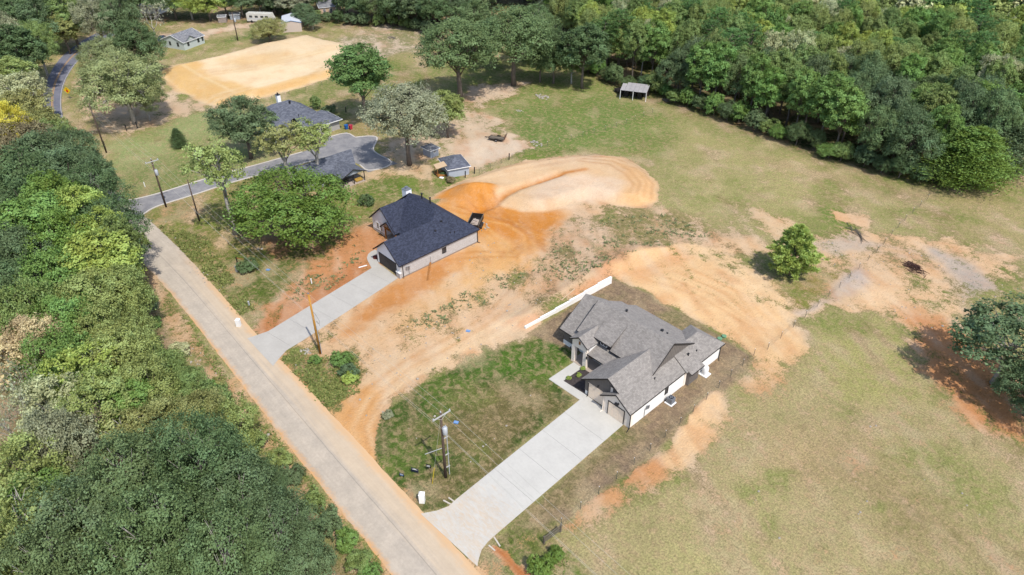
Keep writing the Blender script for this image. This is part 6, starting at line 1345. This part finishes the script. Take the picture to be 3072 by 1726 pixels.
# ------------------------------------------------------------------ vehicles and loose things
def utility_trailer(loc, rz, label, L=3.4, Wd=1.7, gate=True, deck=M_OLDW):
    o = empty('utility_trailer', loc, label, 'trailer', rz=rz); MB().box(-L/2, L/2, -Wd/2, Wd/2, .5, .58).build('deck', deck, o)
    fr = MB(); [fr.bar((-L/2,s*Wd/2,.62),(L/2,s*Wd/2,.62),.08,.12).bar((-L/2,s*Wd/2,.9),(L/2,s*Wd/2,.9),.05,.05) for s in (-1,1)]; [fr.bar((x,s*Wd/2,.6),(x,s*Wd/2,.9),.05) for s in (-1,1) for x in (-L/2,0,L/2)]; fr.bar((-L/2,-Wd/2,.62),(-L/2,Wd/2,.62),.08,.12).build('frame', M_FASC, o)
    MB().bar((-L/2,-Wd*.35,.5),(-L/2-1.2,0,.48),.08).bar((-L/2,Wd*.35,.5),(-L/2-1.2,0,.48),.08).build('tongue', M_FASC, o)
    for s in (-1, 1):
        w = MB().tube([(.2,s*(Wd/2+.02),.34),(.2,s*(Wd/2+.24),.34)], .34, 14).build('wheel', M_BLK, o); MB().tube([(.2,s*(Wd/2+.235),.34),(.2,s*(Wd/2+.26),.34)], .17, 10).build('rim', M_GALV, w)
        MB().bar((-.25,s*(Wd/2+.14),.74),(.65,s*(Wd/2+.14),.74),.26,.05).build('fender', M_FASC, o)
    if gate:
        g = MB(); [g.bar((L/2+.25,-Wd/2+Wd*k/5,.55),(L/2+.55,-Wd/2+Wd*k/5,1.75),.05) for k in range(6)]; [g.bar((L/2+.25+.3*k/2,-Wd/2,.55+1.2*k/2),(L/2+.25+.3*k/2,Wd/2,.55+1.2*k/2),.05) for k in range(3)]; g.build('ramp_gate', mat('rusty_steel', A(110,82,70), .8, .2), o)
    return o
p = GP(1249, 353); utility_trailer(tuple(p), .5, 'brown utility trailer with raised ramp gate on the worn yard')
p = GP(1556, 232); utility_trailer(tuple(p), 2.6, 'dark utility trailer parked beside the open lean-to', gate=False, deck=M_FASC)
dt = empty('dump_trailer', (*D(1196, 570), 0), 'dark dump trailer heaped with white debris behind the dark-roofed house', 'trailer', rz=2.2)
for q in ((-2.2,2.2,-1.05,-.97,.7,1.6),(-2.2,2.2,.97,1.05,.7,1.6),(-2.2,-2.12,-.97,.97,.7,1.6),(2.12,2.2,-.97,.97,.7,1.6)): MB().box(*q).build('side_panel', M_FASC, dt)
MB().box(-2.2,2.2,-1.05,1.05,.6,.7).build('bed', M_FASC, dt); MB().bar((-2.25,-1.08,1.62),(2.25,-1.08,1.62),.1).bar((-2.25,1.08,1.62),(2.25,1.08,1.62),.1).build('top_rail', M_OLDW, dt)
for x in (-.45, .45):
    for y in (-1.2, 1.2): MB().tube([(x,y-.12,.38),(x,y+.12,.38)], .38, 14).build('wheel', M_BLK, dt)
deb = MB(); [deb.bar(tuple(np.array((random.uniform(-1.6,1.0), random.uniform(-.6,.6), random.uniform(.8,1.3)))), tuple(np.array((random.uniform(-1.6,1.0), random.uniform(-.6,.6), random.uniform(.8,1.45)))), random.uniform(.15,.4), random.uniform(.05,.2)) for _ in range(30)]; tag(deb.build('debris', M_PORCH), 'white rubble and wrap heaped in the dump trailer', 'debris', kind='stuff').location = dt.location; bpy.data.objects['debris'].rotation_euler = (0,0,2.2)
def car(loc, rz, label):
    o = empty('parked_car', loc, label, 'car', rz=rz); m = mat('dark_blue_car_paint', A(58,78,112), .25, .03, spec=.5)
    prof = [(-2.2,.35),(2.2,.35),(2.25,.75),(1.3,.92),(.7,1.4),(-1.2,1.42),(-1.9,.98),(-2.25,.9)]; n = len(prof); b = MB()
    for y, k in ((-.88,1.),(.88,1.)): b.v += [(x, y*(.82 if z > 1.2 else 1), z) for x, z in prof]
    b.f = [tuple(range(n)), tuple(reversed(range(n,2*n)))] + [((i+1)%n, i, n+i, n+(i+1)%n) for i in range(n)]; b.build('body', m, o)
    for x in (-1.35, 1.35):
        for y in (-.82, .82): w = MB().tube([(x,y-.1,.33),(x,y+.1,.33)], .33, 14).build('wheel', M_BLK, o)
    b = MB(); b.poly([(1.28,-.66,.98),(1.28,.66,.98),(.76,.62,1.36),(.76,-.62,1.36)]).poly([(-1.86,.66,1.04),(-1.86,-.66,1.04),(-1.28,-.62,1.37),(-1.28,.62,1.37)]); b.v = [(x+.02*(1 if x > 0 else -1), y, z+.02) for x, y, z in b.v]; b.build('windshield', M_GLASS, o)
    for s in (-1, 1): MB().box(-1.2,.8,s*.82-.01,s*.82+.01,1.0,1.32).build('side_window', M_GLASS, o); MB().cbox(2.22,s*.6,.68,.06,.3,.14).build('headlight', M_WTRIM, o)
p = D(409, 102); car((*p, .02), 2.6, 'dark blue car parked at the left end of the mint house')
# timber plank against the bare lot, small board
a = D(1083, 665); b_ = D(1075, 706); tag(MB().bar((*a, .45), (*b_, .12), .3, .07).build('lumber_plank', M_TIMB), 'long pale plank leaning from the brick wall onto the orange soil', 'plank')
a = G(1076, 804); b_ = G(1101, 797); tag(MB().bar((*a, .06+hz(*a)), (*b_, .06+hz(*b_)), .22, .06).build('board', M_WTRIM), 'short white board on the soil left of the curved walk', 'board')
# brush pile and pole pile on the right field
def brush(px, py, L, Wd, H_, n, label, m, name, rz, ln):
    o = empty(name, tuple(GP(px, py)), label, 'pile', rz=rz); r = random.Random(px)
    for k in range(n):
        x, y = r.gauss(0, L*.32), r.gauss(0, Wd*.3); hh = H_*max(.08, 1 - (x/L)**2*2 - (y/Wd)**2*2)*r.random(); t = r.gauss(0, .5); l = ln*r.uniform(.5, 1.)
        MB().tube([(x - math.cos(t)*l/2, y - math.sin(t)*l/2, hh*.6+.05), (x + math.cos(t)*l/2, y + math.sin(t)*l/2, hh+.08)], [r.uniform(.03,.07), .02], 5).build('branch', m, o)
brush(2298, 676, 3.0, 1.8, .9, 90, 'dark brown brush pile on the bare right field', mat('brush_wood', A(98,70,62), .9, .3), 'brush_pile', -.5, 1.8)
brush(2160, 593, 3.2, .5, .35, 16, 'stack of gray poles lying on the right field', M_OLDW, 'pole_stack', -.55, 5.0)
brush(1680, 255, 2.4, 1.3, .7, 40, 'gray brush pile beside the lean-to', M_OLDW, 'brush_pile', 0., 1.6)
# rubble heaps, fire ring
M_ASH = mat('gray_rubble', A(186,178,166), .95, .25, 3., 18., .5)
def stones(px, py, R, n, smin, smax, label, name, m, cat='stones', flat=.5):
    o = empty(name, tuple(GP(px, py)), label, cat); r = random.Random(px*7+py)
    for k in range(n):
        t = r.random()*6.28; d = R*math.sqrt(r.random()); s = r.uniform(smin, smax); b = MB(); b.tube([(0,0,-.1*s),(0,0,.25*s),(0,0,.55*s*flat+.1*s)], [s*.5, s*.55, s*.25], 6); q = b.build('stone', m, o); q.location = (d*math.cos(t), d*math.sin(t)*.6, 0); q.rotation_euler = (r.gauss(0,.2), r.gauss(0,.2), t)
stones(1365, 244, 2.4, 40, .2, .6, 'pale ash and rubble heap in the pasture', 'rubble_heap', M_ASH); stones(1307, 280, 1.1, 14, .2, .4, 'small gray ash patch in the pasture', 'rubble_heap', M_ASH); stones(1348, 362, 1.8, 26, .2, .6, 'gray and white rubble by the pasture fence', 'rubble_heap', M_ASH); stones(769, 885, 1.0, 16, .15, .4, 'pale stones at the foot of the yellow pole', 'stone_pile', M_ASH); stones(655, 627, .7, 16, .15, .25, 'ring of small stones on the grass by the big oak', 'stone_ring', M_ASH); stones(985, 96, 1.6, 18, .3, .7, 'small dark brush heap on the far yard', 'rubble_heap', M_OLDW)
stones(1205, 565, 2.6, 26, .15, .45, 'pale scraps scattered by the dump trailer', 'scrap_pile', M_ASH, 'scraps'); stones(1110, 447, .5, 2, .5, .7, 'white bucket-like scrap by the shed porch', 'scrap_pile', M_WTRIM, 'scraps')
p = GP(1092, 388); wb = empty('wheelbarrow', tuple(p), 'rusty wheelbarrow between the two sheds', 'wheelbarrow', rz=.4); b = MB(); b.v = [(-.35,-.2,.35),(.35,-.2,.35),(.35,.2,.35),(-.35,.2,.35),(-.55,-.35,.75),(.5,-.35,.7),(.5,.35,.7),(-.55,.35,.75)]; b.f = [(3,2,1,0),(0,1,5,4),(1,2,6,5),(2,3,7,6),(3,0,4,7)]; b.build('tray', mat('rusty_tray', A(120,66,46), .8, .2), wb); MB().tube([(-.7,-.05,.2),(-.7,.05,.2)], .2, 12).build('wheel', M_BLK, wb); [MB().bar((-.7,s*.05,.2),(.95,s*.3,.6),.05).build('handle', M_TIMB, wb) for s in (-1,1)]
# bedding plants
for x, y, l in ((1749,1109,'yellow-green plant in the mulch bed nearest the porch'),(1736,1129,'yellow-green plant in the middle of the mulch bed'),(1706,1138,'yellow-green plant at the outer corner of the mulch bed')):
    p = G(x, y); tree('shrub0', p, .55, .38, col(*CO['lime']), l, 'bedding_plant', cat='plant')
# ------------------------------------------------------------------ weeds and rough grass, too many to count
def tufts(name, label, polys, n, size, colA, colB, seed, blades=5, spread=.16, avoid=True, dens=None):
    r = np.random.default_rng(seed); Q = []
    ar = [abs(sum(P[i][0]*P[(i+1) % len(P)][1] - P[(i+1) % len(P)][0]*P[i][1] for i in range(len(P)))) for P in polys]
    for P, a_ in zip(polys, ar):
        m = int(n*a_/sum(ar)*2.6)+4; X = r.uniform(P[:,0].min(), P[:,0].max(), m); Y = r.uniform(P[:,1].min(), P[:,1].max(), m); k = (poly_sd(P, X, Y) > 0) & (r.random(m) < sstep(.25, .7, fbm(X, Y, .3, 3)))
        Q.append(np.stack([X[k], Y[k]], 1)[:int(n*a_/sum(ar))])
    Q = np.concatenate(Q)
    if avoid:
        for P in FLAT: Q = Q[poly_sd(P, Q[:,0], Q[:,1]) < -.15]
    z = hgt(Q[:,0], Q[:,1]); C = np.repeat(np.concatenate([Q, z[:,None]], 1), blades, 0); m = len(C); C[:,:2] += r.normal(size=(m,2))*spread
    T_ = unit(np.stack([r.normal(size=m)*1.2, r.normal(size=m)*1.2, np.ones(m)*.8], 1)); L = size*(.5 + r.random(m))*.5; N = unit(np.array([0., 0., 1.]) - T_*T_[:,2:3] + r.normal(size=(m,3))*.15); C = C + T_*L[:,None]
    t = r.random(m)[:,None]; K = np.array(colA)*(1-t) + np.array(colB)*t
    me = quads_mesh(name, C, N, T_, L, L*.42, r.random(m), None); me.materials.clear()
    a = me.attributes.new('leafcol', 'FLOAT_COLOR', 'POINT'); a.data.foreach_set('color', np.repeat(np.concatenate([K, np.ones((m,1))], 1), 4, 0).astype(np.float32).ravel()); me.materials.append(bpy.data.materials['far_foliage'])
    tag(link(name, me), label, 'weeds', kind='stuff')
tufts('lot_weeds', 'scattered green weeds over the bare orange lot', [DP((1000,830),(1250,690),(1330,690),(1200,780),(1050,850)), DP((1330,690),(1450,560),(1650,530),(1800,590),(1600,640),(1420,720)), DP((700,770),(760,700),(900,600),(930,640),(820,740))], 620, .36, A(104,122,76), A(158,160,112), 1, 7)
tufts('verge_weeds', 'rough weeds along the road verge and ditch', [DP((690,920),(740,880),(900,890),(905,990),(800,1035)), DP((985,1447),(840,1280),(640,1030),(440,770),(400,730),(560,960),(760,1210),(900,1400)), DP((1320,1447),(1370,1375),(1430,1390),(1480,1447)), DP((380,560),(600,800),(640,780),(520,600))], 3600, .30, A(100,122,58), A(160,160,96), 2, 6)

def pebbles():
    r = np.random.default_rng(77); b = MB()
    for P, n in ((DP((700,920),(880,870),(1300,700),(1500,640),(1320,820),(1050,960),(940,1060)), 90), (DP((360,560),(430,520),(620,790),(600,815)), 40), (DP((430,860),(560,1000),(760,1240),(700,1130),(520,880)), 30), (DP((2050,600),(2300,620),(2550,720),(2350,860),(2100,760)), 70), (DP((1900,1100),(2300,1050),(2500,1300),(1800,1400)), 16), (DP((1110,560),(1300,600),(1260,700),(1100,720)), 26), (DP((970,1100),(1200,950),(1400,950),(1150,1230)), 10)):
        k = 0
        while k < n:
            x, y = r.uniform(P[:,0].min(), P[:,0].max()), r.uniform(P[:,1].min(), P[:,1].max())
            if poly_sd(P, np.array([x]), np.array([y]))[0] < 0: continue
            k += 1; s_ = r.uniform(.05, .15)*(1.6 if r.random() < .08 else 1); z = hz(x, y); j = r.normal(size=(3, 2))*s_*.15
            b.tube([(x, y, z-.03), (x + j[0,0], y + j[0,1], z + s_*.5), (x + j[1,0], y + j[1,1], z + s_*.9)], [s_, s_*.95, s_*.4], 5)
    tag(b.build('scattered_stones', M_ASH), 'small pale stones scattered over the lots and verges', 'stones', kind='stuff')
pebbles()
# ------------------------------------------------------------------ tell look-alike plants apart by their order in view
ORD = ['leftmost', 'second from left', 'third from left', 'fourth from left', 'fifth from left', 'sixth from left', 'seventh from left', 'eighth from left', 'ninth from left', 'tenth from left']
byl = {}
for o, x, y, h in PLANTS: byl.setdefault(o['label'], []).append((float(proj(x, y, h*.6)[0]), o))
for l, L in byl.items():
    if len(L) < 2: continue
    L.sort(key=lambda t: t[0])
    for i, (_, o) in enumerate(L): o['label'] = '%s, %s' % (l, 'rightmost' if i == len(L)-1 else ORD[i] if i < len(ORD) else '%dth from left' % (i+1))
